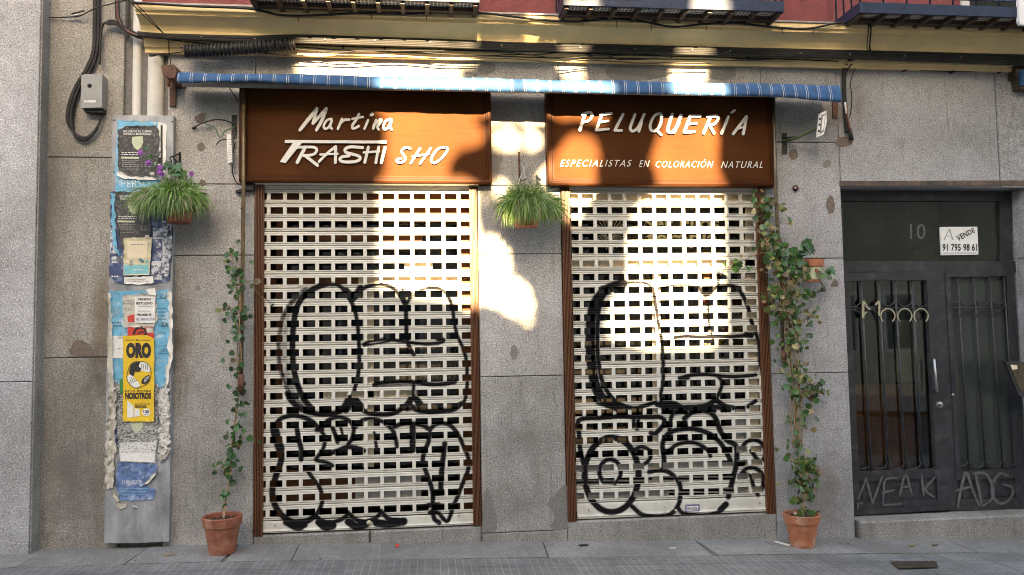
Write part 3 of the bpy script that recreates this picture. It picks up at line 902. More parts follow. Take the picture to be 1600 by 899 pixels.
# ------------------------------------------------------------------ roller shutters
def shutter(xa, xb, cx0, zrow1, zrow_last, nrows, colp, strokes, label, railpx, right):
    """xa..xb curtain extent, cx0 centre of one hole column, rows of rectangular holes from zrow1 down"""
    D = -.02
    pitch = (zrow1-zrow_last)/(nrows-1)
    hw, hh = .0495, .0275
    k0 = math.floor((xa-cx0)/colp)-1
    cols = [cx0+k*colp for k in range(k0, k0+20) if xa-.05 < cx0+k*colp < xb+.05]
    # column sample positions, flag hole cells
    xs, hx = [xa], []
    def upto(x, hole, n):
        if x <= xs[-1]+1e-6: return
        st = xs[-1]
        for i in range(1, n+1):
            xs.append(st+(x-st)*i/n); hx.append(hole)
    for c in cols:
        l, r = max(xa, c-hw), min(xb, c+hw)
        if r <= xa or l >= xb: continue
        upto(l, False, 4)
        upto(r, True, 12)
    upto(xb, False, 4)
    xs = np.array(xs); hx = np.array(hx)
    # slat profile over one pitch, from the hole centre upwards: (dz, depth offset)
    h = pitch/2
    pr = [(-h, -.014), (-h+.0026, -.014), (-h+.0032, .003), (-h+.009, .0065), (-h+.0165, .0055), (-h+.0178, -.006), (-h+.0196, -.006), (-h+.0208, .0095), (-.0300, .0105),
          (-hh, .0105), (-hh/3, .0105), (hh/3, .0105), (hh, .0105), (.0300, .0105), (h-.0208, .0095), (h-.0196, .001), (h-.0165, .0055), (h-.009, .0065), (h-.0032, .003), (h-.0026, -.014)]
    zs_, ds, hz = [], [], []
    zr = [zrow1-pitch*i for i in range(-1, nrows)]
    for zc_ in sorted(zr):
        for (dz, dd) in pr:
            if zs_: hz.append(abs((zs_[-1]+zc_+dz)/2-zc_) < hh and abs(zs_[-1]-zc_) <= hh+1e-6 and abs(dz) <= hh+1e-6)
            zs_.append(zc_+dz); ds.append(dd)
    zs_ = np.array(zs_); ds = np.array(ds); hz = np.array(hz)
    nx, nz = len(xs), len(zs_)
    V = np.zeros((nz, nx, 3))
    V[..., 0] = xs[None, :]; V[..., 1] = -(D+ds[:, None]); V[..., 2] = zs_[:, None]
    # slight out-of-true waviness of each slat
    r_ = np.random.RandomState(3 if right else 4)
    rowid = np.repeat(np.arange(len(zr)), len(pr))
    amp = r_.uniform(-.0024, .0024, (len(zr), 3))
    u = (xs-xa)/(xb-xa)
    wav = amp[rowid, 0][:, None]*np.sin(3.1*u+amp[rowid, 1][:, None]*4000)[None, :] if False else amp[rowid, 0][:, None]*np.sin(math.pi*u)[None, :]
    V[..., 2] += wav
    idx = np.arange(nz*nx).reshape(nz, nx)
    cell = ~(hz[:, None] & hx[None, :])
    a, b = np.where(cell)
    F_ = np.stack([idx[a, b], idx[a, b+1], idx[a+1, b+1], idx[a+1, b]], 1)
    verts = V.reshape(-1, 3)
    # hole rims
    ev, ef = [], []
    o = len(verts)
    for zc_ in zr:
        for c in cols:
            l, r = max(xa, c-hw), min(xb, c+hw)
            if r-l < .01: continue
            for (x0, z0), (x1, z1) in (((l, zc_-hh), (r, zc_-hh)), ((r, zc_-hh), (r, zc_+hh)), ((r, zc_+hh), (l, zc_+hh)), ((l, zc_+hh), (l, zc_-hh))):
                k = o+len(ev)
                ev += [(x0, -(D+.0105), z0), (x1, -(D+.0105), z1), (x1, -(D-.006), z1), (x0, -(D-.006), z0)]
                ef.append((k, k+1, k+2, k+3))
    allv = np.vstack([verts, np.array(ev)])
    org = WL[BL.name]
    me = bpy.data.meshes.new('roller_shutter')
    me.from_pydata((allv-org).tolist(), [], [tuple(f) for f in F_.tolist()]+ef)
    me.materials.append(SHUT)
    at = me.attributes.new('spray', 'FLOAT', 'POINT')
    am = spray_amount(allv, strokes)
    at.data.foreach_set('value', am.astype(np.float32))
    me.update()
    o_ = bpy.data.objects.new('roller_shutter', me)
    COL.objects.link(o_); o_.parent = BL; WL[o_.name] = org
    o_['label'] = label
    # bottom rail
    zb1 = zs_[0]-.002
    zb0 = railpx
    nxr, nzr = 150, 14
    X_, Z_ = np.meshgrid(np.linspace(xa, xb, nxr), np.linspace(zb0, zb1, nzr))
    prof_ = np.interp(np.linspace(0, 1, nzr), [0, .10, .13, .2, .24, .9, 1], [.012, .012, .02, .02, .008, .010, .006])
    Vr = np.stack([X_, -(D+prof_[:, None]+0*X_), Z_], -1).reshape(-1, 3)
    idr = np.arange(nxr*nzr).reshape(nzr, nxr)
    Fr = np.stack([idr[:-1, :-1], idr[:-1, 1:], idr[1:, 1:], idr[1:, :-1]], -1).reshape(-1, 4)
    me = bpy.data.meshes.new('bottom_rail')
    me.from_pydata((Vr-org).tolist(), [], [tuple(f) for f in Fr.tolist()])
    me.materials.append(SHUT)
    at = me.attributes.new('spray', 'FLOAT', 'POINT')
    at.data.foreach_set('value', spray_amount(Vr, strokes).astype(np.float32))
    br = bpy.data.objects.new('bottom_rail', me); COL.objects.link(br); br.parent = o_; WL[br.name] = org
    return o_

zl1, zl2 = Z(560, 307.5, -.01), Z(560, 797.5, -.01)
SL = shutter(X(411, 560, -.02), X(738, 560, -.02)-.0, X(582.5, 330, -.01), zl1, zl2, 23, .1274, GA+GB,
             'shutter sprayed with rounded black outline letters, under the two-line sign', .150, False)
zr1, zr2 = Z(1060, 308.5, -.01), Z(1060, 770, -.01)
SR = shutter(X(902, 640, -.02)-.02, X(1191, 560, -.02)+.006, X(1057, 350, -.01), zr1, zr2, 23, .1279, GC+GD,
             'shutter sprayed with black letters and a large O at its foot', .158, True)

# fluted guide rails of the shutters
def jamb(par, xa, xb, ztop, zbot):
    mb = MB()
    n = 6
    pr = []
    for i in range(n):
        a = i/n; b = (i+1)/n
        pr += [(a+.01, .0), (a+.04, .012), (b-.04, .012), (b-.01, .0)]
    pts = [(xa+(xb-xa)*u, -(.004+d)) for u, d in pr]+[(xb, .06), (xa, .06)]
    k = len(pts)
    vs = [(x, y, z) for z in (zbot, ztop) for x, y in pts]
    mb.add(vs, [(i, (i+1) % k, k+(i+1) % k, k+i) for i in range(k)]+[tuple(range(k-1, -1, -1)), tuple(range(k, 2*k))], JAMB)
    return mb.build('guide_rail', par)
jamb(SL, X(397.5, 560), X(412, 560), ZT-.002, .129)
jamb(SL, X(736, 560), X(748, 560), ZT-.002, .143)
jamb(SR, X(880.3, 490), X(894, 490), ZT-.002, .142)
jamb(SR, X(1188.5, 560), X(1202.5, 560), ZT-.002, .140)

def rail_bits(par, pts, mat):
    for (x, y), (x1, y1) in pts:
        mb = MB(); mb.tube([P(x, y, .0), P(x1, y1, .025)], .006, mat, 8); mb.build('rail_bolt', par)
rail_bits(SL, [((429, 821), (431, 820)), ((716, 806), (718, 805))], STEEL)
rail_bits(SR, [((919, 796), (922, 799)), ((1186, 786), (1190, 787)), ((1039, 792), (1040, 792)), ((1039, 800), (1040, 800))], STEEL)
mb = MB(); mb.tube([P(576.5, 817, -.012), P(576.5, 817, .006)], .02, GOLD, 14); mb.build('lock_cylinder', SL)
mb = MB(); mb.pprism([(1071, 789), (1093, 788), (1093, 800), (1071, 801)], -.004, -.008, INKB)
mb.pprism([(1073, 791.5), (1091, 790.5), (1091, 797.5), (1073, 798.5)], -.0030, -.0042, PAPER)
text(mb, 'NEWLETER', (1074, 793, 1090, 797), -.0025, INK, 0, 1, .02)
mb.build('sticker', SR)
mb = MB(); mb.tube([P(1056, 797.5, -.012), P(1056, 797.5, .002)], .011, GOLD, 12); mb.build('lock_cylinder', SR)
# cream lip of the shutter boxes
for par, x0, x1 in ((SL, 400, 747), (SR, 868, 1200)):
    mb = MB(); mb.box(X(x0, 290), X(x1, 290), -.06, .03, ZT-.004, ZT+.018, SHUT); mb.build('box_lip', par)

# ------------------------------------------------------------------ shop windows behind the shutters
def ibox(mb, x0, y0, x1, y1, d, t, mat): mb.pbox(x0, y0, x1, y1, d, d-t, mat)
def shop_window(par_label, x0, x1, frames, beiges, greys, extra=None):
    mb = MB()
    for f in frames: ibox(mb, *f, -.085, .03, WOODI)
    fr = mb.build('display_window', BL)
    plab(fr, par_label)
    mb = MB(); mb.box(x0, x1, .120, .124, .14, ZT, GLASS); mb.build('window_glass', fr)
    mb = MB()
    for b in beiges: ibox(mb, *b, -.068, .014, BEIGE)
    if beiges: mb.build('beige_post', fr)
    mb = MB()
    for g in greys: ibox(mb, *g, -.070, .012, GREYP)
    if greys: mb.build('low_counter', fr)
    mb = MB()
    return fr
WLf = shop_window('brown framed shop window seen through the first shutter', xL0, xL1,
    [(396, 292, 752, 334), (432, 334, 446, 840), (396, 334, 422, 840), (396, 428, 560, 444), (716, 334, 752, 840), (480, 363, 660, 376), (396, 735, 600, 785)],
    [(560, 425, 716, 446), (567, 446, 584, 730), (505, 608, 652, 622), (632, 410, 676, 424)],
    [(555, 738, 658, 786)])
WRf = shop_window('brown framed shop window with gilt lettering seen through the second shutter', xR0, xR1,
    [(880, 335, 892, 810), (1100, 395, 1110, 440)],
    [(878, 292, 1200, 318), (878, 405, 1200, 428), (1165, 318, 1200, 800), (1020, 428, 1032, 760)],
    [(878, 722, 1200, 738), (878, 756, 1010, 800), (1014, 752, 1045, 800), (1150, 640, 1200, 800)])
mb = MB()
for i in range(9):
    yy = 744+i*6
    ibox(mb, 880, yy, 1195, yy+2.6, -.060, .008, GREYP)
mb.build('radiator_fins', WRf)
mb = MB()
c0 = (953, 366)
for k in range(15):
    a = math.pi*(k/14)
    for s_ in (1, -1):
        mb.stroke([(c0[0]+6*math.cos(a), c0[1]-s_*5*math.sin(a)), (c0[0]+26*math.cos(a), c0[1]-s_*24*math.sin(a))], 1.3, -.118, .001, GOLD, None, 1)
mb.build('sunburst_decal', WRf); mb = MB()
text(mb, 'Ser Ellos', (1006, 338, 1124, 358), -.118, GOLD, 0, 1, .02)
text(mb, 'terapia', (1010, 362, 1122, 388), -.118, GOLD, 0, 1, .02)
mb.build('window_lettering', WRf)
# dark rooms
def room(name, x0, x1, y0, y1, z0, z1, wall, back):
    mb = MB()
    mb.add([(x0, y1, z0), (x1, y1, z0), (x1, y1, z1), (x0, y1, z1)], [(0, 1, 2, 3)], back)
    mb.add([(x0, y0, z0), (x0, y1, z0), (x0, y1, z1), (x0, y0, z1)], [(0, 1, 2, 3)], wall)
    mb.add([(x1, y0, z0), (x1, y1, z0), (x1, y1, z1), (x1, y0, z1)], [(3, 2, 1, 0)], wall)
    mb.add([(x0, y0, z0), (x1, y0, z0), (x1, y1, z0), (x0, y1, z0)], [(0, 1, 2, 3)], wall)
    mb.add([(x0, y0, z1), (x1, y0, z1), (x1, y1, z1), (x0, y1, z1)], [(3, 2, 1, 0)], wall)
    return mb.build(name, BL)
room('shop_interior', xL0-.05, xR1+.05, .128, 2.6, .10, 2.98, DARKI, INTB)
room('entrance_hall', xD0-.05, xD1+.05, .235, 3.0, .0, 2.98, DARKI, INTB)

# things standing inside the windows
def dried(px, py, d, n, seed, label):
    r = random.Random(seed)
    c = P(px, py, d)
    mb = MB()
    for i in range(n):
        e = c+np.array([r.uniform(-.16, .16), r.uniform(-.06, .06), r.uniform(.2, .55)])
        mid = c*.5+e*.5+np.array([r.uniform(-.05, .05), 0, .03])
        mb.tube(smooth([c+np.array([r.uniform(-.03, .03), 0, 0]), mid, e], 3), .0035, STRAW, 4)
        if i % 3 == 0: mb.add([e+np.array(q) for q in ((-.02, 0, 0), (0, .01, -.03), (.02, 0, 0), (0, -.01, .04))], [(0, 1, 2, 3)], STRAW)
    o = mb.build('dried_stems', None)
    return tag(o, label, 'dried stems')
dried(690, 640, -.42, 46, 3, 'bunch of dried straw stems behind the shutter nearest the hanging pot')
fl = thing('reflection_vase', 'made-up vase of yellow and white flowers imitating coloured reflections behind the second shutter', 'vase', P(1128, 560, -.4))  # added flowers imitate coloured reflections in the window
mb = MB(); mb.lathe(P(1128, 590, -.4), [(.0, 0), (.045, 0), (.06, .06), (.045, .12), (.03, .17), (.036, .18)], WHITEP, 18); mb.build('vase', fl)
mb = MB()
rr = random.Random(9)
for i in range(16):
    p0 = P(1128, 555, -.4); e = p0+np.array([rr.uniform(-.2, .16), rr.uniform(-.08, .08), rr.uniform(.08, .52)])
    mb.tube(smooth([p0, (p0+e)/2+np.array([0, 0, .05]), e], 3), .003, GREENW, 4)
    mt = (YELP, PAPER, PAPER, REDP)[i % 4]
    for k in range(5):
        a = k*1.2566
        mb.add([e, e+.035*np.array([math.cos(a-.5), -.3, math.sin(a-.5)]), e+.05*np.array([math.cos(a), -.2, math.sin(a)]), e+.035*np.array([math.cos(a+.5), -.3, math.sin(a+.5)])], [(0, 1, 2, 3)], mt)
mb.build('blooms', fl)

# ------------------------------------------------------------------ entrance door
DD = -.20
mb = MB()
for i, r in enumerate(((1306, 424, 1326, 800), (1306, 408, 1592, 425), (1306, 298, 1592, 314), (1306, 310, 1318, 412), (1562, 310, 1582, 428))):
    mb.pbox(*r, DD+.02-.0015*i, DD-.05, IRON)
mb.pprism([(1572, 420), (1584, 420), (1606, 797), (1588, 797)], DD+.0225, DD-.05, IRON)
mb.pprism([(1463, 420), (1479, 420), (1498, 797), (1482, 799)], DD+.0215, DD-.05, IRON)
DR = mb.build('entrance_door', BL)
plab(DR, 'dark iron and glass entrance door with barred panels and grey scrawled tags')
def dprism(name, pts, d1, d0, mat, par=DR):
    mb = MB(); mb.pprism(pts, d1, d0, mat); return mb.build(name, par)
# leaf: rails and stiles (slightly proud of the frame)
mb = MB()
mb.pprism([(1318, 426), (1463, 425), (1464, 438), (1319, 439)], DD+.03, DD-.03, IRON)
mb.pprism([(1448, 438), (1464, 438), (1482, 792), (1466, 793)], DD+.0295, DD-.03, IRON)
mb.pprism([(1312, 439), (1328, 439), (1345, 800), (1330, 801)], DD+.029, DD-.03, IRON)
mb.pprism([(1334, 738), (1468, 733), (1468, 747), (1334, 753)], DD+.0285, DD-.03, IRON)
mb.pprism([(1334, 753), (1468, 747), (1471, 786), (1336, 792)], DD+.008, DD-.03, IRON)
mb.pprism([(1347, 760), (1458, 755), (1459, 776), (1348, 781)], DD+.014, DD+.007, IRON)
mb.pprism([(1334, 786), (1484, 779), (1486, 797), (1336, 806)], DD+.0275, DD-.03, IRON)
mb.pprism([(1334, 797), (1484, 790), (1486, 797), (1336, 805)], DD+.05, DD+.027, IRON)
mb.build('door_leaf', DR)
mb = MB()
mb.pprism([(1478, 425), (1574, 424), (1574, 432), (1478, 433)], DD+.028, DD-.03, IRON)
mb.pprism([(1477, 433), (1484, 433), (1501, 735), (1494, 736)], DD+.0275, DD-.03, IRON)
mb.pprism([(1494, 736), (1592, 732), (1592, 747), (1494, 751)], DD+.027, DD-.03, IRON)
mb.pprism([(1494, 751), (1596, 747), (1597, 780), (1496, 784)], DD+.008, DD-.03, IRON)
mb.pprism([(1503, 757), (1590, 753), (1591, 774), (1504, 778)], DD+.014, DD+.007, IRON)
mb.pprism([(1496, 781), (1600, 776), (1602, 797), (1497, 798)], DD+.0265, DD-.03, IRON)
mb.build('side_panel', DR)
dprism('transom_glass', [(1312, 310), (1470, 310), (1470, 412), (1312, 412)], DD-.01, DD-.02, TRANSOM)
dprism('transom_glass', [(1470.5, 310), (1570, 310), (1570, 412), (1470.5, 412)], DD-.006, DD-.02, TRANSOM)
dprism('side_glass', [(1480, 428), (1576, 428), (1596, 740), (1496, 742)], DD-.015, DD-.025, FROST)
dprism('leaf_glass', [(1322, 434), (1452, 434), (1472, 742), (1334, 745)], DD-.015, DD-.02, GLASSD)
def bars(tops, bots, y0, y1, cs):
    for (a, b) in zip(tops, bots):
        mb = MB()
        p0, p1 = P(a, y0, DD+.012), P(b, y1, DD+.012)
        mb.tube([p0, p1], .009, IRON, 8)
        mb.build('grille_bar', DR)
bars((1345, 1373, 1398, 1425), (1361, 1388, 1415, 1441), 438, 738, 0)
bars((1496, 1521, 1546, 1568), (1514, 1540, 1567, 1589), 432, 736, 0)
def arc(cx, cy, r, up, d=DD+.02, w=.005):
    s_ = -1 if up else 1
    a0 = np.linspace(.0, math.pi, 13)
    mb.tube([P(cx-r*math.cos(a), cy+s_*r*math.sin(a), d) for a in a0], w, IRON, 6)
for tops, ee, y in (((1345, 1373, 1398, 1425), (1318, 1452), 482), ((1496, 1521, 1546, 1568), (1480, 1578), 481)):
    tilt = (y-438)*.053
    mb = MB()
    xs_ = [ee[0]+tilt*.6]+[t+tilt for t in tops]+([ee[1]+tilt*.6] if ee[1]-tops[-1] > 15 else [])
    mb.tube([P(ee[0], y, DD+.018), P(ee[1], y, DD+.018)], .005, IRON, 6)
    for a, b in zip(xs_[:-1], xs_[1:]):
        r = (b-a)*.42
        arc((a+b)/2, y-14, r, False)
        arc((a+b)/2, y+14, r, True)
    mb.build('scroll_ironwork', DR)
for bots, ee, y in (((1361, 1388, 1415, 1441), (1334, 1467), 722), ((1514, 1540, 1567, 1589), (1494, 1592), 720)):
    mb = MB()
    xs_ = [ee[0]]+list(bots)+([ee[1]] if ee[1]-bots[-1] > 12 else [])
    for a, b in zip(xs_[:-1], xs_[1:]):
        arc((a+b)/2, y, (b-a)*.42, False)
    mb.build('scroll_ironwork', DR)
mb = MB()
mb.stroke([(1349, 496), (1349, 472)], 3.4, DD+.03, .006, GOLD, None, 1)
mb.stroke([(1351, 472), (1355, 480), (1359, 483)], 2.4, DD+.0304, .006, GOLD, None, 4)
mb.stroke([(1350, 492), (1354, 488)], 2.2, DD+.0304, .006, GOLD, None, 2)
mb.stroke([(1374, 493), (1374, 472)], 2.8, DD+.03, .006, GOLD, None, 1)
mb.stroke([(1373, 471), (1369, 476)], 2.4, DD+.0304, .006, GOLD, None, 2)
mb.build('gold_letter', DR)
for cx in (1387.5, 1414, 1439.5):
    mb = MB(); mb.stroke([(cx+11*math.sin(a), 494-11.5*math.cos(a)) for a in np.linspace(-2.35, 2.35, 15)], 1.6, DD+.03, .006, GOLD, None, 2); mb.build('gold_letter', DR)
mb = MB()
mb.tube([P(1459.5, 562, DD+.03), P(1459.5, 562, DD+.08), P(1464, 612, DD+.08), P(1464, 612, DD+.03)], .011, STEEL, 8)
mb.build('handle', DR)
mb = MB(); mb.tube([P(1468, 633, DD+.028), P(1468, 633, DD+.045)], .030, STEEL, 18); mb.tube([P(1468, 633, DD+.044), P(1468, 633, DD+.052)], .012, BRASS, 10); mb.build('lock', DR)
mb = MB(); mb.tube([P(1489, 617, DD+.028), P(1489, 617, DD+.04)], .012, STEEL, 12); mb.build('bell_push', DR)
mb = MB(); text(mb, '10', (1422, 350, 1446, 374), DD-.0085, TAGP, 0, 1.05, .0); mb.build('house_number', DR)
# tags sprayed on the door
mb = MB()
def tagstrokes(items, ox=1300, oy=540, sc=3.0, wd=3.6):
    for i, it in enumerate(items):
        mb.stroke([(ox+x/sc, oy+y/sc) for x, y in it], [wd*.8, wd, wd*.7], DD+.0295+.0004*i, .0006, TAGP, None, 4)
tagstrokes([[(122, 720), (145, 665), (160, 620)], [(160, 620), (175, 680), (190, 738)], [(190, 738), (212, 680), (235, 615)], [(302, 620), (250, 632), (243, 690), (240, 740)], [(235, 690), (290, 678)],
            [(318, 700), (345, 605), (374, 695)], [(328, 665), (366, 660)], [(420, 610), (430, 700)], [(482, 620), (437, 675), (480, 712)], [(120, 742), (142, 740)], [(122, 745), (122, 782)], [(242, 748), (325, 744)]])
mb.build('scrawled_tag', DR)
mb = MB()
tagstrokes([[(590, 755), (608, 660), (630, 595), (660, 680), (690, 748)], [(582, 680), (650, 662)], [(672, 602), (690, 680), (702, 750)], [(665, 600), (720, 602), (752, 660), (752, 715), (705, 755)],
            [(825, 612), (790, 600), (757, 640), (752, 700), (790, 742), (838, 715), (845, 668), (800, 650)]], wd=4.6)
mb.build('scrawled_tag', DR)
# inside the hall: a panelled wooden inner door and a pale grey panel above it
mb = MB(); mb.pprism([(1336, 602), (1470, 600), (1476, 750), (1340, 752)], -.55, -.60, INNERW)
for q in ((1350, 620, 1400, 670), (1410, 620, 1455, 670), (1350, 685, 1400, 735), (1410, 685, 1455, 735)): mb.pbox(*q, -.54, -.552, INNERW)
mb.build('inner_door', DR)
mb = MB(); mb.pprism([(1400, 500), (1470, 500), (1470, 596), (1400, 598)], -.62, -.64, GREYP); mb.build('inner_grey_panel', DR)

# sale sign on the transom
mb = MB(); mb.pprism([(1469, 355), (1527, 354.5), (1529, 398), (1471, 399)], DD+.012, DD-.004, WHITEP)
SV = mb.build('sale_sign', None)
tag(SV, 'white sale sign with black telephone number on the glass above the door', 'sign')
mb = MB()
text(mb, 'A', (1474, 358, 1490, 375), DD+.0135, INKG, .1, 1, -.0)
text(mb, 'A', (1477, 361, 1487, 373), DD+.0145, WHITEP, .1, 1, -.0)
text(mb, 'VENDE', [(1493, 369), (1521, 356), (1524, 363), (1497, 378)], DD+.0135, INK, 0, 1.1, .03)
text(mb, '91 795 98 61', (1472.5, 381, 1527, 392.5), DD+.0135, INK, 0, 1.05, .03)
_rw = random.Random(6); _x = 1474.0
while _x < 1525:
    _w = _rw.uniform(1.0, 2.6)
    mb.poly([P(a, b, DD+.0135) for a, b in ((_x, 395), (_x+_w, 395), (_x+_w, 396.4), (_x, 396.4))], INKG); _x += _w+.7
mb.build('lettering', SV)

# ------------------------------------------------------------------ neighbour
NB = thing('neighbour_building', 'pale granite pilaster of the next building at the far end of the wall', 'building', (-3.6, -.06, 0))
mb = MB()
xe = X(62, 100, .13)
for z0, z1 in ((-.4, Z(20, 597, .13)), (Z(20, 597, .13), 7.6)):
    mb.box(-9, xe-.004, -.13, .15, z0+JG, z1-JG, G_PALE, .004)
mb.box(-9, xe-.02, -.09, .14, -.4, 7.5, JOINT)
mb.build('pilaster', NB)
mb = MB(); mb.box(xe-.002, xe+.010, -.118, .02, -.2, 7.5, G_SILL); mb.build('pilaster_edge_strip', NB)

# ------------------------------------------------------------------ signs
def sign(outer, name, label, grp):
    (x0, y0), (x1, y1) = outer
    t = thing(name, label, 'shop sign', P((x0+x1)/2, y1, .05), grp)
    p0, p1 = P(x0, y1, .10), P(x1, y0, .10)
    xa, xb, za, zb = p0[0], p1[0], p0[2], p1[2]
    mb = MB(); mb.box(xa+.045, xb-.045, -.082, -.002, za+.04, zb-.03, WOODS); mb.build('sign_board', t)
    mb = MB()
    prof = [(0, .0), (0, .098), (.012, .105), (.026, .105), (.030, .098), (.040, .098), (.046, .088), (.058, .088), (.060, .0)]
    # mitred moulding
    def ring(off, d): return [(xa+off, -d, za+off), (xb-off, -d, za+off), (xb-off, -d, zb-off), (xa+off, -d, zb-off)]
    vs = [q for o_, d in prof for q in ring(o_, d)]
    k = len(prof)
    mb.add(vs, [(i*4+j, i*4+(j+1) % 4, ((i+1) % k)*4+(j+1) % 4, ((i+1) % k)*4+j) for i in range(k) for j in range(4)], WOODF)
    mb.build('sign_frame', t)
    return t
S1 = sign(((373, 133), (766.5, 284.5)), 'shop_sign', 'brown wooden shop sign with white raised lettering on two lines and a long bar', 'brown wooden shop signs')
S2 = sign(((856, 142), (1210, 289)), 'shop_sign', 'brown wooden shop sign with widely spaced white capitals over a thin line of small capitals', 'brown wooden shop signs')
def letters(t, items, ox, oy, sc, name='lettering', th=.016, d=.0825):
    mb = MB()
    for i, (pts, wd) in enumerate(items):
        mb.stroke([(ox+x/sc, oy+y/sc) for x, y in pts], np.array(wd)/sc if hasattr(wd, '__len__') else wd/sc, d, th+.0003*(i % 7), WHITE, LETTERSIDE, 4)
    return mb.build(name, t)
letters(S1, [([(243,266),(300,195),(376,100)],[24,30,26]),([(376,100),(362,150),(345,215)],24),([(345,215),(395,160),(448,100)],24),([(448,100),(415,190),(372,266)],[26,26,24]),
 ([(488,180),(455,190),(430,230),(437,256),(468,245),(490,200)],19),([(492,190),(480,235),(492,256)],19),
 ([(572,180),(555,220),(540,258)],20),([(557,215),(590,188),(628,185)],20),([(705,142),(680,190),(652,235),(662,256),(702,236)],20),([(652,180),(735,164)],18),
 ([(776,190),(748,256)],20),([(800,148),(808,144)],26),([(838,188),(815,255)],20),([(820,230),(868,186),(878,196),(850,238),(858,262)],20),
 ([(952,182),(915,195),(895,235),(902,260),(930,250),(955,198)],19),([(960,188),(948,238),(960,262)],19)], 420, 150, 5)
mb = MB()
q = lambda pts: [(420+x/5, 150+y/5) for x, y in pts]
mb.pprism(q([(125, 344), (920, 350), (920, 372), (125, 368)]), .1005, .0825, WHITE, LETTERSIDE)
mb.pprism(q([(188, 366), (258, 369), (130, 524), (86, 516)]), .0998, .0825, WHITE, LETTERSIDE)
for i, (pts, wd) in enumerate([([(285,400),(222,520)],26),([(222,402),(340,400),(374,418),(362,448),(330,462),(268,466)],21),([(285,468),(380,542)],24),
 ([(392,514),(455,450),(522,396)],20),([(522,396),(520,520)],23),([(402,458),(540,452)],16),
 ([(732,404),(640,398),(598,415),(602,440),(640,452),(702,470),(712,495),(670,514),(590,516),(556,500),(572,476),(625,470)],23),
 ([(778,400),(750,520)],22),([(858,400),(836,522)],22),([(742,442),(860,434)],17),([(908,404),(878,522)],24),
 ([(1105,410),(1068,404),(1038,430),(1052,460),(1068,488),(1050,514),(1012,520),(1000,500),(1034,488)],18),([(1182,410),(1110,525)],18),([(1265,410),(1182,528)],18),([(1122,474),(1252,454)],14),
 ([(1380,404),(1330,410),(1290,450),(1268,500),(1290,525),(1335,500),(1380,450),(1396,415),(1380,404)],17)]):
    mb.stroke(q(pts), wd/5, .0825, .0155+.0003*(i % 7), WHITE, LETTERSIDE, 4)
mb.build('lettering', S1)
letters(S2, [([(242,122),(205,238)],22),([(222,128),(272,114),(290,135),(268,170),(225,184)],18),([(358,128),(320,238)],20),([(350,130),(425,122)],18),([(340,182),(402,174)],16),([(318,238),(405,230)],18),
 ([(505,128),(448,238)],20),([(448,240),(495,240)],18),([(588,128),(555,222),(575,244),(612,214),(652,128)],19),([(632,190),(615,245)],19),
 ([(760,124),(722,140),(694,200),(702,240),(738,238),(766,190),(772,142),(760,124)],19),([(735,235),(770,270)],18),
 ([(846,128),(815,232),(836,254),(872,220),(908,134)],19),([(892,190),(858,255)],19),([(972,138),(930,252)],20),([(968,140),(1040,140)],18),([(955,196),(1016,190)],16),([(930,254),(1000,248)],18),
 ([(1112,145),(1065,258)],20),([(1092,146),(1150,140),(1165,160),(1140,194),(1092,206)],18),([(1108,206),(1136,258)],19),([(1236,145),(1190,260)],20),([(1258,116),(1280,100)],16),
 ([(1270,264),(1318,200),(1362,143)],19),([(1362,143),(1340,264)],20),([(1295,230),(1350,214)],14)], 860, 150, 4.444)
mb = MB()
for tx, a, b in (('ESPECIALISTAS', 66, 565), ('EN', 616, 690), ('COLORACIÓN', 732, 1132), ('NATURAL', 1186, 1476)):
    sl_ = 14*((a+b)/2-66)/1400
    up_ = 442 if tx != 'COLORACIÓN' else 432
    x0_, x1_ = 860+a/4.444, 860+b/4.444
    y0_, y1_ = 150+(up_+sl_)/4.444, 150+(488+sl_)/4.444
    mb = MB(); text(mb, tx, (x0_, y0_, x1_, y1_), .0825, WHITE, .35, 1.25, -.004, .006); mb.build('small_lettering', S2)

# ------------------------------------------------------------------ awning
AW = thing('awning', 'narrow blue awning with pale pinstripes rolled up above the signs', 'awning', P(800, 135, .1))
mb = MB()
xa, xb = X(277, 118, .33), X(1313, 145, .33)
n = 140
r_ = np.random.RandomState(2)
ztop = Z(800, 122.5, .33)
def low(x):
    px = PIX([x, -.33, 3.7])[0]
    return np.interp(px, [278, 400, 600, 700, 800, 1000, 1200, 1260, 1312], [129.5, 127, 138.5, 141, 143, 147, 150.5, 155, 159.5])
xs = np.linspace(xa, xb, n)
rows = []
wv = .006*np.sin(xs*7)+.005*np.sin(xs*19+1)+.003*np.sin(xs*41+2)
for k, t in enumerate((0, .25, .5, .8, 1)):
    row = []
    for i, x in enumerate(xs):
        zl = Z(PIX([x, -.33, 3.7])[0], low(x), .34)
        zt = ztop+.004*math.sin(x*5)+.002*math.sin(x*17)
        row.append((x, -(.315+.03*math.sin(t*2.2)+wv[i]*t), zt+(zl-zt)*t))
    rows.append(row)
back = [(x, -.05, ztop-.012) for x in xs]
rows = [back]+rows+[[(x, y+.012, z) for x, y, z in rows[-1]]]+[[(x, y+.05, z+.05) for x, y, z in rows[-1]]]
vs = [q_ for r in rows for q_ in r]
mb.add(vs, [(a*n+i, a*n+i+1, (a+1)*n+i+1, (a+1)*n+i) for a in range(len(rows)-1) for i in range(n-1)], AWN, True)
mb.build('cloth', AW)
mb = MB(); mb.tube([(xa, -.20, ztop-.045), (xb, -.20, ztop-.045)], .03, GREYM, 12); mb.build('roller', AW)
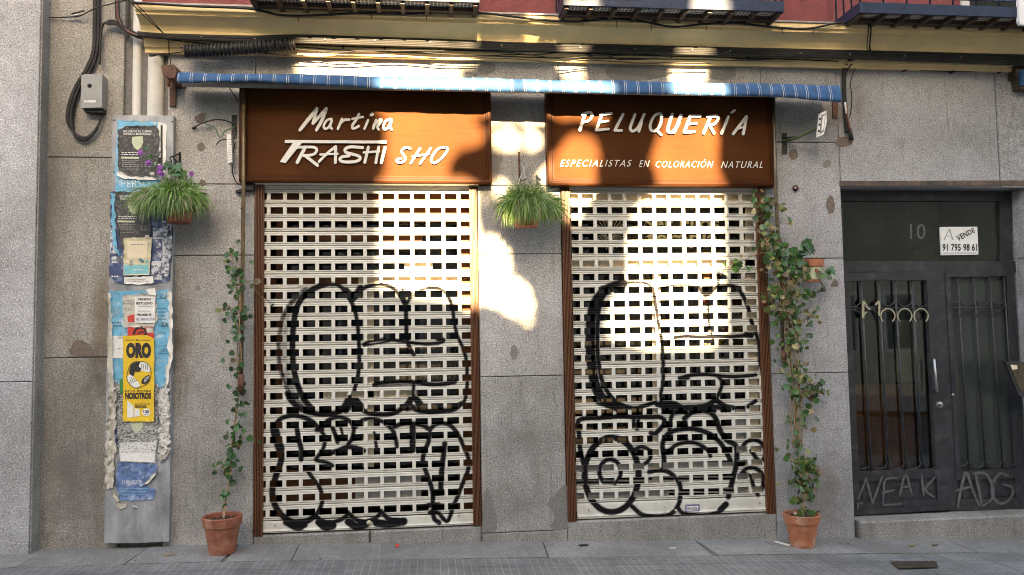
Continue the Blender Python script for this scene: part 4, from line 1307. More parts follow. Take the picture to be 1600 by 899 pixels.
for nm, a0, a1 in (('end_bracket', 255, 276), ('end_bracket', 1303, 1313)):
    mb = MB()
    if a0 < 300:
        mb.pprism([(253, 103), (272, 101), (276, 112), (273, 122), (262, 122), (254, 116)], .26, .0, RUST)
        mb.pprism([(265, 122), (275, 122), (274, 166), (265, 166)], .02, .0, RUST)
        mb.pprism([(259, 122), (264, 122), (263, 134), (260, 134)], .10, .07, RUST)
    else:
        mb.pprism([(1301, 150), (1310, 150), (1309, 184), (1302, 184)], .02, .0, RUST)
    mb.build(nm, AW)
mb = MB()
mb.tube([P(381, 128, .14), P(380.5, 300, .13), P(378.5, 450, .125), P(376.5, 606, .12)], .0155, BRASS, 12)
mb.tube([P(376.8, 585, .12), P(376.3, 612, .12)], .024, RUST, 10)
mb.tube([P(376.3, 612, .12), P(378.5, 616, .0)], .014, RUST, 8)
mb.build('folding_arm', AW)
mb = MB()
mb.tube([P(1208, 146, .14), P(1212, 290, .13), P(1219, 440, .125), P(1224, 560, .12)], .0155, BROWNT, 12)
mb.tube([P(1224, 548, .12), P(1224.5, 566, .12)], .022, RUST, 10)
mb.tube([P(1224.5, 566, .12), P(1226, 568, .0)], .014, RUST, 8)
mb.build('folding_arm', AW)
mb = MB(); mb.tube(smooth([P(352, 128, .15), P(360, 140, .12), P(368, 152, .03), P(371, 160, .0)], 4), .004, BLACKC, 5); mb.build('cord', AW)

# small pipe clips on the pole
mb = MB(); mb.tube([P(378, 326, .0), P(378, 326, .13)], .012, BLACKP, 8); mb.build('arm_clip', AW)
mb = MB(); mb.pprism([(368, 297), (396, 292), (396, 297), (368, 301)], .05, 0, BLACKP); mb.build('arm_clip', AW)

# ------------------------------------------------------------------ pipes and cover board
for px0, px1, py0, nm, d, r, lab in ((207, 221, -60, 'downpipe', -.03, None, 'slim pale grey downpipe running up past the cornice end'), (231, 256, 66, 'downpipe', -.02, None, 'thick pale grey downpipe ending under the cornice')):
    x0, x1 = X(px0, 150, d), X(px1, 150, d)
    zt = Z(230, py0, d)
    mb = MB(); r = (x1-x0)/2
    mb.tube([((x0+x1)/2, -d, .3), ((x0+x1)/2, -d, zt)], r, PIPE, 20)
    tag(mb.build(nm, None), lab, 'pipe', 'grey downpipes')
mb = MB()
mb.pprism([(176, 180), (271, 181), (270, 400), (266, 700), (264, 846), (214, 849), (163, 849), (166, 600), (172, 400)], .055, .0, PANEL)
PB = mb.build('pipe_cover_board', None)
tag(PB, 'tall grey metal cover board over the downpipes, papered with torn posters', 'board')
mb = MB()
for x, y in ((179, 188), (269, 190), (178, 269), (268, 270)):
    mb = MB(); mb.tube([P(x, y, .054), P(x, y, .059)], .006, INK, 8); mb.build('screw', PB)

# ------------------------------------------------------------------ posters
def paper(pts, d, mat, name, seed=1, curl=.006, rough=1.2, label=None, cat='poster', group=None, back=PAPERO, up=.0):
    """a sheet glued at plane d with an irregular, slightly lifted rim"""
    r = random.Random(seed)
    ring = []
    for (x0, y0), (x1, y1) in zip(pts, list(pts[1:])+[pts[0]]):
        L = math.hypot(x1-x0, y1-y0); k = max(2, int(L/5))
        for i in range(k):
            t = i/k
            ring.append((x0+(x1-x0)*t+r.uniform(-rough, rough)*(i > 0), y0+(y1-y0)*t+r.uniform(-rough, rough)*(i > 0)))
    c = np.mean(np.array(ring), 0)
    n = len(ring)
    inner = [tuple(c+(np.array(q)-c)*.90) for q in ring]
    lift = [curl*max(0, r.gauss(.25, .55)) for _ in ring]
    fr = [P(x, y, d+.001+l) for (x, y), l in zip(ring, lift)]
    bi = [P(x, y, d) for x, y in inner]
    mb = MB()
    mb.add(fr+bi, [(i, (i+1) % n, n+(i+1) % n, n+i) for i in range(n)], mat)
    mb.add(bi, [tuple(range(n))], mat)
    bk = [np.array([q[0], q[1]+max(.0006, l*.5+.0006), q[2]]) for q, l in zip(fr, lift)]
    mb.add(fr+bk, [(i, n+i, n+(i+1) % n, (i+1) % n) for i in range(n)], back)
    return mb

def crumple(pts_l, pts_r, d, mat, seed, amp=.014, ny=34, nx=9):
    """a ragged vertical strip of puckered, half-peeled paper between two photo edges"""
    r = random.Random(seed)
    l, q = np.array(pts_l, float), np.array(pts_r, float)
    mb = MB(); vs = []
    for j in range(ny):
        t = j/(ny-1)
        a = np.array([np.interp(t, np.linspace(0, 1, len(l)), l[:, k]) for k in (0, 1)])
        b = np.array([np.interp(t, np.linspace(0, 1, len(q)), q[:, k]) for k in (0, 1)])
        a = a+np.array([r.uniform(-2.2, 2.2), 0]); b = b+np.array([r.uniform(-2.2, 2.2), 0])
        for i in range(nx):
            s_ = i/(nx-1)
            p_ = a+(b-a)*s_
            vs.append(P(p_[0], p_[1]+r.uniform(-.8, .8), d+r.uniform(0, amp)+(amp*1.2 if i in (0, nx-1) and r.random() < .35 else 0)))
    mb.add(vs, [(j*nx+i, j*nx+i+1, (j+1)*nx+i+1, (j+1)*nx+i) for j in range(ny-1) for i in range(nx-1)], mat, True)
    return mb

def rect(x0, y0, x1, y1): return [(x0, y0), (x1, y0), (x1, y1), (x0, y1)]
D0 = .057
def lines(mb, x0, x1, ys, d, mat, h=1.2, seed=0, ragged=.25):
    r = random.Random(seed)
    for y in ys:
        x = x0
        xe_ = x1-(x1-x0)*r.uniform(0, ragged)
        while x < xe_:
            w_ = r.uniform(2, 6)
            mb.poly([P(*q, d) for q in rect(x, y, min(x+w_, xe_), y+h)], mat)
            x += w_+1.1

# under-layers first
mb = paper([(183, 189), (246, 190), (247, 199), (183, 205)], D0, CYAN, 'x', 2)
tag(mb.build('poster_remnant', None), 'thin pale blue strip of old poster along the top of the cover board', 'poster remnant')
mb = paper([(240, 191), (260, 192), (258, 272), (245, 275)], D0, PAPER, 'x', 3)
mb.pprism(rect(251, 196, 254, 271), D0+.0022, D0+.001, INK)
mb.poly([P(*q, D0+.0023) for q in rect(246, 237, 252, 238.5)], INK); mb.poly([P(*q, D0+.0023) for q in rect(247, 246, 253, 256)], INK)
tag(mb.build('poster_remnant', None), 'white strip with a dark rule showing at the edge of the upper black poster', 'poster remnant')
mb = paper([(181, 276), (250, 277), (249, 301), (180, 300)], D0, CYAN, 'x', 4)
mb.add([P(*q, D0+.0015) for q in [(179, 276), (183, 200), (186, 200), (186, 276)]], [(0, 1, 2, 3)], CYAN)
text(mb, 'PERSO', (190, 281, 234, 293), D0+.0022, PAPER, 0, 1.05, -.02)
tag(mb.build('poster_remnant', None), 'pale blue poster remnant with outlined letters between the two black posters', 'poster remnant')
# upper black poster
mb = paper([(184, 203), (196, 197), (243, 197), (249, 205), (247, 277), (198, 276), (185, 268)], D0+.003, BLACKPP, 'x', 5, .008)
def black_poster(mb, ox, oy, s=1.0, d=D0+.0045, full=True):
    q = lambda x, y: (ox+x*s, oy+y*s)
    text(mb, 'SALVEMOS EL CARRIL', [q(8, 7), q(54, 7), q(54, 10), q(8, 10)], d, PAPER, 0, 1.0, .02)
    text(mb, 'PONTE LA MASCARILLA', [q(9, 11), q(52, 11), q(52, 14), q(9, 14)], d, PAPER, 0, 1.0, .02)
    mb.poly([P(*q(x, y), d) for x, y in ((23, 17), (39, 16), (40, 26), (36, 34), (31, 38), (26, 34), (22, 26))], PALEG)
    lines(mb, ox+6*s, ox+38*s, [oy+41*s, oy+44*s], d, PAPER, 1.0, 3)
    mb.poly([P(*q(x, y), d) for x, y in ((5, 48), (33, 48.5), (33, 51.5), (5, 51))], PALEG)
    lines(mb, ox+7*s, ox+34*s, [oy+v*s for v in (54, 57, 60, 63, 67)], d, INKG, .9, 4)
    lines(mb, ox+42*s, ox+56*s, [oy+v*s for v in (57, 60, 63)], d, INKG, .9, 5)
    mb.poly([P(*q(x, y), d) for x, y in ((50, 72), (57, 72), (57, 77), (50, 77))], PAPERO)
black_poster(mb, 184, 197)
tag(mb.build('poster', None), 'torn black poster with white print and a pale shield shape, topmost on the cover board', 'poster')
mb = paper([(183, 266), (198, 275), (249, 277), (249, 281), (196, 280), (183, 274)], D0+.0105, PAPER, 'x', 6, .012, 1.0)
tag(mb.build('poster_remnant', None), 'curled white torn edge under the upper black poster', 'poster remnant')
# lower black area
mb = paper([(172, 300), (268, 306), (270, 380), (266, 438), (240, 444), (184, 443), (171, 432), (173, 380)], D0, NAVY, 'x', 7, .006, 1.6)
r0 = random.Random(4)
for (x0, y0, x1, y1, mt) in ((240, 358, 254, 372, SCRAP), (240, 372, 254, 409, NAVY), (243, 376, 251, 388, SCRAP), (244, 392, 252, 408, SCRAP), (254, 345, 268, 400, SCRAP), (252, 402, 264, 436, SCRAP), (173, 345, 181, 395, SCRAP), (174, 400, 190, 412, SCRAP), (238, 410, 253, 438, SCRAP)):
    mb.poly([P(x+r0.uniform(-1.5, 1.5), y+r0.uniform(-1.5, 1.5), D0+.0022+.0003*r0.random()) for x, y in rect(x0, y0, x1, y1)], mt)
mb.poly([P(*q_, D0+.003) for q_ in rect(238, 371.5, 255, 373)], PAPER); mb.poly([P(*q_, D0+.003) for q_ in rect(238, 408.5, 255, 410)], PAPER); mb.poly([P(*q_, D0+.0032) for q_ in rect(254, 372, 255.2, 410)], PAPER)
lines(mb, 174, 186, (431,), D0+.003, PAPER, 2.4, 41)
lines(mb, 238, 252, (412,), D0+.0035, PAPER, 2.6, 42)
tag(mb.build('poster', None), 'navy collage of torn posters around the cream flyer', 'poster')
mb = paper([(178, 299), (232, 302), (236, 384), (190, 388), (182, 345)], D0+.004, BLACKPP, 'x', 8, .008)
black_poster(mb, 179, 299, .95, D0+.0055)
tag(mb.build('poster', None), 'second black poster with white print, half hidden by the grassy hanging plant', 'poster')
mb = crumple([(173, 302), (174, 340), (176, 380), (184, 400)], [(180, 303), (180, 350), (184, 390), (190, 398)], D0+.004, CYAN, 3, .008, 18, 4)
tag(mb.build('poster_remnant', None), 'peeling light blue strip down the side of the second black poster', 'poster remnant')
mb = crumple([(262, 352), (262, 380), (255, 405), (252, 436)], [(268, 352), (267, 385), (264, 410), (262, 432)], D0+.005, SCRAP, 5, .010, 18, 4)
tag(mb.build('poster_remnant', None), 'crumpled pale blue and black strip beside the navy collage', 'poster remnant')
# cream flyer
mb = paper([(193, 372), (237, 371), (236, 400), (233, 430), (193, 431)], D0+.010, CREAMP, 'x', 9, .008, .6)
for q_, mt in ((rect(194, 414, 232, 429), TEALP), (rect(199, 377, 230, 403), BEIGE)):
    mb.poly([P(*q2, D0+.0125) for q2 in q_], mt)
for k in range(8):
    cx, cy = r0.uniform(197, 230), r0.uniform(405, 414)
    mb.poly([P(cx+3*math.cos(a), cy+2.5*math.sin(a), D0+.0128+.0002*k) for a in np.linspace(0, 5.5, 7)], (INKC, TEALP, INKG, BEIGE)[k % 4])
lines(mb, 204, 226, (382,), D0+.0132, INKC, 1.2, 43)
lines(mb, 208, 226, (421,), D0+.0132, PAPER, 1.2, 44)
tag(mb.build('flyer', None), 'small cream flyer with a teal band below the hanging plant', 'flyer')
mb = paper([(194, 433), (239, 432), (240, 442), (220, 445), (194, 443)], D0+.008, PAPER, 'x', 10, .008, .7)
lines(mb, 199, 236, (436, 439), D0+.0115, INKG, .9, 6)
tag(mb.build('flyer', None), 'narrow white paper strip just below the cream flyer', 'flyer')
# big cyan poster
mb = paper([(171, 455), (264, 453), (267, 480), (266, 540), (258, 603), (250, 606), (240, 600), (190, 605), (172, 590), (170, 520)], D0+.002, CYAN, 'x', 11, .010)
for y in (466, 481, 487, 493, 498, 508, 520, 540, 552): lines(mb, 247, 263, (y,), D0+.0045, INKC, 1.4, y)
for y in (482, 486, 490, 494): mb.poly([P(*q_, D0+.0045) for q_ in [(175, y), (188, y-2), (188, y-.9), (175, y+1)]], INKG)
text(mb, 'CA', (250, 460, 262, 467), D0+.0045, INKC, .2); text(mb, 'EX', (252, 504, 264, 511), D0+.0045, INK, .2); text(mb, 'JRO', (252, 545, 264, 553), D0+.0045, INKC)
lines(mb, 174, 190, (503, 508), D0+.0045, INKC, 2.6, 45)
mb.poly([P(*q_, D0+.0042) for q_ in rect(174, 525, 194, 560)], PAPER)
text(mb, 'LIST', (184, 526, 193, 530), D0+.0046, INK); lines(mb, 184, 192, (544,), D0+.0046, INKG, 2.2, 46)
tag(mb.build('poster', None), 'large faded sky blue poster behind the yellow one', 'poster')
mb = crumple([(169, 458), (170, 500), (169, 560), (170, 620)], [(173, 458), (174, 500), (177, 560), (178, 610)], D0+.006, PAPERO, 7, .012, 22, 4)
tag(mb.build('poster_remnant', None), 'white frayed edge of the sky blue poster on the side near the neighbour pilaster', 'poster remnant')
mb = crumple([(263, 455), (264, 500), (262, 560), (256, 606)], [(267, 458), (270, 500), (268, 560), (260, 606)], D0+.006, PAPER, 8, .012, 22, 4)
tag(mb.build('poster_remnant', None), 'white frayed edge of the sky blue poster on the side near the potted plants', 'poster remnant')
# grey paper & sale flyer, red poster
mb = paper([(192, 462), (243, 458), (246, 500), (240, 511), (194, 512)], D0+.008, PAPERO, 'x', 12, .008)
mb.poly([P(*q_, D0+.0105) for q_ in [(199, 494), (210, 491), (211, 503), (200, 504)]], REDP)
lines(mb, 194, 209, (469, 474, 481, 484), D0+.0105, INKG, 1.2, 9)
tag(mb.build('poster', None), 'crumpled greyish sheet with a red corner behind the white sale flyer', 'poster')
mb = paper([(199, 511), (240, 510), (241, 560), (199, 560)], D0+.006, REDP, 'x', 13, .004, .8)
mb.stroke([(209+0*1, 522), (212, 515), (219, 512), (226, 515), (229, 523)], 3.2, D0+.0095, .0006, INK)
mb.stroke([(216, 522), (222, 518), (227, 524)], 1.8, D0+.0098, .0006, INK)
mb.poly([P(*q_, D0+.0094) for q_ in rect(229, 512, 240, 520)], PAPERO)
tag(mb.build('poster', None), 'red poster with black curved strokes peeping out above the yellow one', 'poster')
mb = paper(rect(210.5, 463.5, 242, 504.5), D0+.016, PAPER, 'x', 14, .003, .4)
dd = D0+.0185
text(mb, 'VENDO', (215, 466, 236, 469.6), dd, INK, 0, 1.1, .03); text(mb, 'ESTUDIO', (213, 472.3, 238.5, 476), dd, INK, 0, 1.05, .03)
lines(mb, 216, 237, (478,), dd, INKG, 1.2, 47, .05); text(mb, 'EL RASTRO', (216, 485.5, 235, 487.5), dd, INKB)
text(mb, '90.000 €', (214, 490, 236.5, 494), dd, INK, 0, 1, .03); text(mb, 'TEL. 605 052 014', (212, 497, 240.5, 501), dd, INKB, 0, 1, .01)
tag(mb.build('flyer', None), 'small white typed sale flyer above the red and yellow posters', 'flyer')
# grey newsprint poster
mb = paper([(183, 600), (247, 600), (246, 700), (243, 724), (186, 722), (183, 660)], D0+.004, NEWS, 'x', 15, .006)
mb.poly([P(*q_, D0+.0075) for q_ in [(186, 692), (244, 690), (242, 723), (187, 721)]], NEWS2)
mb.poly([P(*q_, D0+.008) for q_ in [(188, 708), (242, 709), (241, 722.5), (188, 720.5)]], PAPER)
mb.poly([P(*q_, D0+.0078) for q_ in [(204, 660), (224, 659), (224, 668), (214, 678), (206, 671)]], PALEG)
mb.poly([P(*q_, D0+.0078) for q_ in rect(178, 672, 184, 691)], NAVY)
mb.poly([P(*q_, D0+.0078) for q_ in rect(187, 592, 192, 615)], GREENP)
tag(mb.build('poster', None), 'grey newsprint poster with a blank foot, below the yellow poster', 'poster')
# yellow poster
mb = paper([(192.5, 525), (230, 524), (237, 527), (241, 530), (240.5, 659), (192, 659)], D0+.018, YELP, 'x', 16, .004, .5)
dd = D0+.0205
text(mb, 'ORO', (197, 535.5, 236, 560), dd, INK, 0, 1.0, .07)
text(mb, 'EL', (213, 530.5, 218, 533), dd, INK, 0, 1, .03)
for a, b in ((196, 211), (220, 235)): mb.poly([P(*q_, dd) for q_ in rect(a, 531.3, b, 532)], INK)
text(mb, 'ESTÁ ENTRE', (196, 609, 235.5, 612.5), dd, INK, 0, 1.1, .02)
text(mb, 'NOSOTROS', (195.5, 613.5, 236, 624), dd, INK, 0, 1, .06)
text(mb, 'EL VALOR DE LAS', (211, 629.5, 234, 632.5), dd, INK); text(mb, 'PERSONAS', (211, 633.5, 229, 637.5), dd, INK, 0, 1, .04)
mb.poly([P(*q_, dd) for q_ in [(199, 626), (208, 634), (209, 652), (198.5, 653)]], PAPER); mb.poly([P(*q_, dd) for q_ in [(210, 638), (218, 640), (219, 650), (210, 652)]], PAPER)
mb.poly([P(228.5+6.5*math.cos(a), 644.5+6*math.sin(a), dd) for a in np.linspace(0, 2*math.pi, 17)[:-1]], PAPER)
text(mb, '100', (224, 641, 233, 646), dd+.0006, INK, 0, 1, .03); lines(mb, 225.5, 231.5, (647.6,), dd+.0006, INK, .9, 48, .05)
# abstract black and white hands in a ring
ccx, ccy = 215, 583
def blob(pts, mat, dz): mb.poly([P(x, y, dd+dz) for x, y in smooth(list(pts)+[pts[0]], 4)[:-1]], mat)
blob([(202, 582), (205, 570), (214, 566), (222, 568), (220, 578), (212, 580), (207, 590)], INK, .0002)
blob([(219, 567), (228, 567), (234, 574), (233, 582), (224, 580), (217, 578)], PAPER, .0004)
blob([(199, 590), (204, 586), (213, 594), (219, 602), (212, 606), (203, 601)], PAPER, .0004)
blob([(233, 586), (233, 595), (227, 600), (221, 599), (224, 591)], INK, .0003)
for k in range(4):
    mb.stroke([(220+k*3.4, 578), (222+k*3, 568.5)], .8, dd+.0008, .0003, INK, None, 1)
    mb.stroke([(202+k*3, 600-k*1), (206+k*2.6, 590+k*1.4)], .8, dd+.0008, .0003, INK, None, 1)
    mb.stroke([(225+k*2, 598-k*1.2), (227+k*1.7, 590-k*.6)], .6, dd+.0008, .0003, PAPER, None, 1)
mb.stroke([(200+2*0, 580), (198, 590), (202, 600), (212, 607), (222, 604), (232, 598), (236, 586), (234, 573), (226, 566), (212, 565), (203, 571), (200, 580)], .9, dd+.001, .0003, INK, None, 3)
blob([(210, 575), (216, 573), (221, 577), (215, 582)], INK, .0009)
tag(mb.build('poster', None), 'bright yellow poster with a bold black headline and a ring of black and white hands', 'poster')
# blue poster below
mb = paper([(183, 722), (243, 722), (247, 730), (240, 745), (228, 757), (243, 765), (240, 780), (205, 783), (188, 781), (181, 760)], D0+.002, BLUEP, 'x', 17, .008, 1.6)
text(mb, 'SHINEDO', (190, 750, 220, 757), D0+.005, PAPER, .1, 1, -.01)
lines(mb, 186, 238, (763, 768, 773), D0+.005, CYAN, 1.0, 12)
tag(mb.build('poster', None), 'ragged blue poster lowest on the cover board', 'poster')
mb = crumple([(170, 605), (168, 650), (165, 700), (163, 765)], [(182, 605), (181, 650), (180, 710), (176, 762)], D0+.002, PAPERO, 11, .020, 40, 8)
tag(mb.build('poster_remnant', None), 'tall crumpled whitish paper hanging beside the newsprint poster, next to the recessed wall', 'poster remnant')
mb = crumple([(248, 606), (249, 650), (248, 690), (247, 724)], [(264, 606), (265, 650), (266, 690), (256, 720)], D0+.002, NEWS2, 12, .020, 34, 7)
tag(mb.build('poster_remnant', None), 'crumpled grey print hanging beside the newsprint poster, on the shutter side', 'poster remnant')
mb = paper([(247, 697), (267, 700), (262, 712), (250, 722)], D0+.014, PAPERO, 'x', 18, .02, 1.5)
tag(mb.build('poster_remnant', None), 'pointed flap of old paper curling off the board edge', 'poster remnant')
mb = paper([(224, 757), (240, 740), (246, 732), (243, 742), (232, 755), (218, 760)], D0+.010, PAPER, 'x', 19, .02, .6)
tag(mb.build('poster_remnant', None), 'white fold curling away across the blue poster', 'poster remnant')
mb = paper([(176, 764), (186, 782), (183, 786), (174, 775)], D0+.003, PAPERO, 'x', 20, .01, 1)
mb2 = paper([(179, 787), (188, 784), (199, 787), (197, 794), (186, 796)], D0+.003, PAPERO, 'x', 21, .02, 1)
tag(mb.build('poster_remnant', None), 'sliver of peeled paper at the blue poster corner', 'poster remnant')
tag(mb2.build('poster_remnant', None), 'lone scrap of paper left on the bare foot of the board', 'poster remnant')
mb = paper([(206, 789), (214, 791), (216, 795), (208, 792)], D0+.003, PAPER, 'x', 22, .01, .5)
tag(mb.build('poster_remnant', None), 'tiny white scrap on the bare foot of the board', 'poster remnant')
mb = paper([(228, 452), (242, 450), (244, 462), (232, 460)], D0+.02, PAPER, 'x', 23, .015, .6)
tag(mb.build('poster_remnant', None), 'loose white scrap stuck above the typed sale flyer', 'poster remnant')

# ------------------------------------------------------------------ junction box and cables
def cable(pts, r, mat, name, label, cat='cable', d=.03, n=6, group=None, bld=True, mb=None):
    mb = mb or MB()
    path = smooth([P(q[0], q[1], q[2] if len(q) > 2 else d) for q in pts], n)
    mb.tube(path, r, mat, 7)
    if not bld: return mb
    return tag(mb.build(name, None), label, cat, group)
JB = thing('junction_box', 'grey metal junction box with cables looping out below', 'junction box', P(144, 172, .05))
mb = MB(); mb.pprism([(127, 118), (133, 116), (158, 115.5), (160, 117), (159, 168), (126, 169)], .10, .0, BOXG); mb.build('cover', JB)
mb = MB(); mb.tube([P(140, 134, .099), P(140, 134, .108)], .016, BLACKP, 12); mb.build('lock', JB)
mb = MB(); text(mb, '0-00881', (131, 156.5, 150, 160.5), .1015, PAPER, 0, 1, .03); mb.build('number_label', JB)
mb = MB(); mb.pprism([(130, 169.5), (161, 169.5), (160, 176), (132, 175)], .07, .0, BLACKP); mb.build('terminal_base', JB)
mb = MB()
rr = random.Random(3)
for k in range(7):
    o = (k-3)*1.6
    cable([(151+o*.8, -30), (151+o, 40), (149+o, 80), (138+o*1.2, 110), (122+o, 135), (111+o, 165), (109+o*.9, 190), (118, 212+o*.6), (135, 217+o*.5), (150, 203+o*.4), (157, 185), (150+o, 174)], .0075, BLACKC, '', '', d=.03+.004*(k % 3), bld=False, mb=mb)
tag(mb.build('cable_bundle', None), 'black cable bundle dropping from above and looping under the junction box', 'cable')
mb = MB()
for k in range(4):
    o = k*2.0
    cable([(156, 95+o), (157, 60), (161, 40-o*.4), (170, 33+o), (180, 33+o), (195, 42+o), (215, 53+o), (228, 57+o*.6)], .007, BLACKC, '', '', d=.05+.004*k, bld=False, mb=mb)
for k in range(3): cable([(180+k*2.5, -30), (181+k*2.5, 20), (184+k*2.5, 32), (200, 47+k*2), (228, 60)], .007, REDC if k == 1 else BLACKC, '', '', d=.06+.005*k, bld=False, mb=mb)
tag(mb.build('cable_bundle', None), 'brown and black cables bending off the vertical bundle towards the cornice', 'cable')
mb = MB()
for k in range(5):
    o = k*2.6-4
    cable([(215, 53+o*.5), (250, 56+o*.5), (300, 58+o*.6), (380, 61+o*.7), (460, 60+o), (560, 63+o), (700, 67.5+o), (800, 72+o), (950, 75+o), (1100, 79+o), (1280, 83+o), (1450, 88+o*1.2), (1640, 94+o*1.4)], .0105, BLACKC, '', '', d=.145+.004*(k % 2), n=8, bld=False, mb=mb)
_rc = random.Random(4)
for i, x in enumerate([v+_rc.uniform(-30, 30) for v in range(330, 1600, 92)]):
    y = np.interp(x, [215, 380, 560, 800, 1100, 1640], [54, 61, 63, 72, 79, 94])
    mb.pprism(rect(x-.8, y-1.6, x+.8, y+.2), .168, .15, GREYM)
tag(mb.build('cable_bundle', None), 'thick bundle of black cables clipped along the whole yellow cornice', 'cable')
mb = MB()
cable([(120, 28), (260, 62, .12), (300, 66, .1), (360, 73), (460, 70, .09), (540, 73, .09), (640, 76, .085), (800, 80, .085), (920, 84, .09), (1040, 88, .09), (1200, 92, .09), (1310, 96, .09)][1:], .005, BLACKC, '', '', bld=False, mb=mb, d=.09)
cable([(440, 72, .09), (560, 80, .08), (700, 85, .08), (840, 90, .07), (1000, 92, .07), (1180, 95, .07), (1320, 97, .07)], .0045, BLACKC, '', '', bld=False, mb=mb)
for x, y in ((536, 73), (601, 74), (687, 78), (922, 83), (1050, 86), (1170, 89)): mb.pprism(rect(x-1, y-4, x+1, y+4), .10, .08, BLACKP)
_rk = random.Random(17)
for k in range(3):
    y0_ = 70+k*5; pts = []; x_ = 250+k*70+_rk.uniform(0, 60)
    xe_ = _rk.uniform(900, 1320)
    while x_ < xe_:
        pts.append((x_, y0_+(x_-250)*.022+_rk.uniform(-3.5, 4.5), .10+_rk.uniform(0, .03)))
        x_ += _rk.uniform(28, 70)
    cable(pts, _rk.uniform(.0025, .0055), (BLACKC, BLACKC, BROWNT)[k % 3], '', '', n=5, bld=False, mb=mb)
tag(mb.build('thin_cable', None), 'thin sagging black cables strung just below the cornice bundle', 'cable')
mb = MB()
cable([(205, 4, .32), (300, 10, .32), (390, 14, .32), (440, 24, .31), (500, 24, .31), (560, 21, .31), (640, 22, .31), (720, 18, .31), (800, 26, .31), (840, 31, .31), (900, 34, .31), (950, 30, .31), (1000, 33, .31), (1050, 42, .31), (1100, 38, .31), (1150, 36, .31), (1200, 42, .31), (1260, 45, .31), (1310, 36, .31), (1350, 31, .32), (1440, 33, .32), (1540, 36, .32), (1640, 38, .32)], .009, BLACKC, '', '', n=8, bld=False, mb=mb)
for x, y in ((466, 30), (580, 26), (666, 28), (910, 35), (963, 40), (1017, 44), (1103, 44), (1222, 50), (1270, 50)): mb.tube([P(x, y-7, .30), P(x+1, y+4, .275)], .003, BLACKC, 5)
tag(mb.build('wavy_cable', None), 'black cable sagging in waves along the top of the cornice under the balconies', 'cable')
mb = MB()
cable([(75, 28, .02), (105, 27, .03), (125, 25, .05), (150, 13, .08), (190, 2, .12), (230, -8, .2)], .005, BLACKC, '', '', bld=False, mb=mb)
o = mb.build('stay_wire', None); tag(o, 'thin dark stay wire tied to the wall corner by the neighbour pilaster', 'wire')
mb = MB(); mb.tube([P(106, 27, .03), P(124, 23, .045)], [.008, .014, .014, .008], STEEL, 8); mb.tube([P(112, 22, .05), P(132, 17, .05)], .006, BLACKC, 6)
tag(mb.build('wire_clamp', None), 'small steel clamp on the stay wire', 'clamp')
mb = MB()
for o in (0, 6): cable([(195+o, -6, .33), (225+o, 25, .30), (256, 53, .20)], .004, BLACKC, '', '', bld=False, mb=mb)
cable([(264, 55, .15), (264, 80, .06), (267, 102, .06)], .004, BLACKC, '', '', bld=False, mb=mb)
tag(mb.build('thin_cable', None), 'pair of thin cables slanting across the end of the cornice', 'cable')
# corrugated conduit
mb = MB()
pth = smooth([P(289, 80, .14), P(340, 78, .14), (P(400, 74, .14)), P(461, 69, .14)], 85)
rr_ = [.045+.007*math.tanh(2.5*math.sin(i*2*math.pi/9.0)) for i in range(len(pth))]
mb.tube(pth, rr_, BLACKP, 14)
CT = mb.build('corrugated_conduit', None); tag(CT, 'thick black corrugated conduit tied under the cornice', 'conduit')
mb = MB(); mb.tube([P(289, 81, .14), P(245, 86, .10), P(236, 87, .09)], .005, BLACKC, 6); mb.tube([P(242, 86.5, .098), P(234, 87, .09)], .010, BLACKP, 6); mb.build('pull_cord', CT)
# right-hand cables
mb = MB()
for k in range(3): cable([(1330+k*2, 92, .1), (1320+k*2, 100, .05), (1317+k*2, 120), (1317+k*2, 150), (1319+k*2, 180), (1322+k*2, 208)], .009, BLACKC, '', '', bld=False, mb=mb)
cable([(1323, 165, .05), (1324, 185, .05), (1329, 205, .05)], .009, REDC, '', '', bld=False, mb=mb)
mb.tube([P(1327, 200, .04), P(1331, 219, .03)], .018, BLACKP, 8)
mb.tube([P(1320.5, 160, .05), P(1322, 178, .05)], .008, WHITEP, 7)
tag(mb.build('cable_bundle', None), 'black cables running down the pier between awning end and entrance', 'cable')
cable([(1345, 97, .05), (1334, 112), (1329, 132), (1331, 150), (1329, 178), (1324, 188)], .004, BLACKC, 'thin_cable', 'thin black cable curling beside the vertical cables at the awning end')
mb = MB(); cable([(1322, 112, .04), (1330, 101, .05), (1342, 98, .06), (1380, 101), (1416, 104), (1490, 107), (1560, 108), (1600, 100, .09), (1640, 97, .1)], .008, BLACKC, '', '', bld=False, mb=mb)
cable([(1400, 105), (1440, 110), (1490, 112), (1560, 111)], .0035, BLACKC, '', '', bld=False, mb=mb)
for x, y in ((1416, 107), (1490, 110), (1564, 110)): mb.pprism(rect(x-1.6, y-5, x+1.6, y+3), .045, .0, BLACKP)
tag(mb.build('thin_cable', None), 'black cable clipped across the stone above the entrance', 'cable')
mb = MB()
for k in range(2): cable([(1362-k*4, 36, .31), (1361-k*4, 45, .29), (1360-k*4, 60, .24), (1359-k*4, 75, .18), (1364, 84, .16)], .006-.002*k, BLACKC, '', '', bld=False, mb=mb)
tag(mb.build('thin_cable', None), 'short cable dropping over the cornice below the bluish balcony', 'cable')
mb = MB(); mb.pprism([(1587, 100), (1640, 96), (1640, 142), (1594, 138), (1592, 122), (1587, 121)], .10, .0, BROWNT); mb.pprism([(1596, 110), (1640, 108), (1640, 130), (1596, 133)], .13, .1, AWN)
tag(mb.build('bracket', None), 'dark bracket end of the neighbouring blue awning at the edge above the entrance', 'bracket')

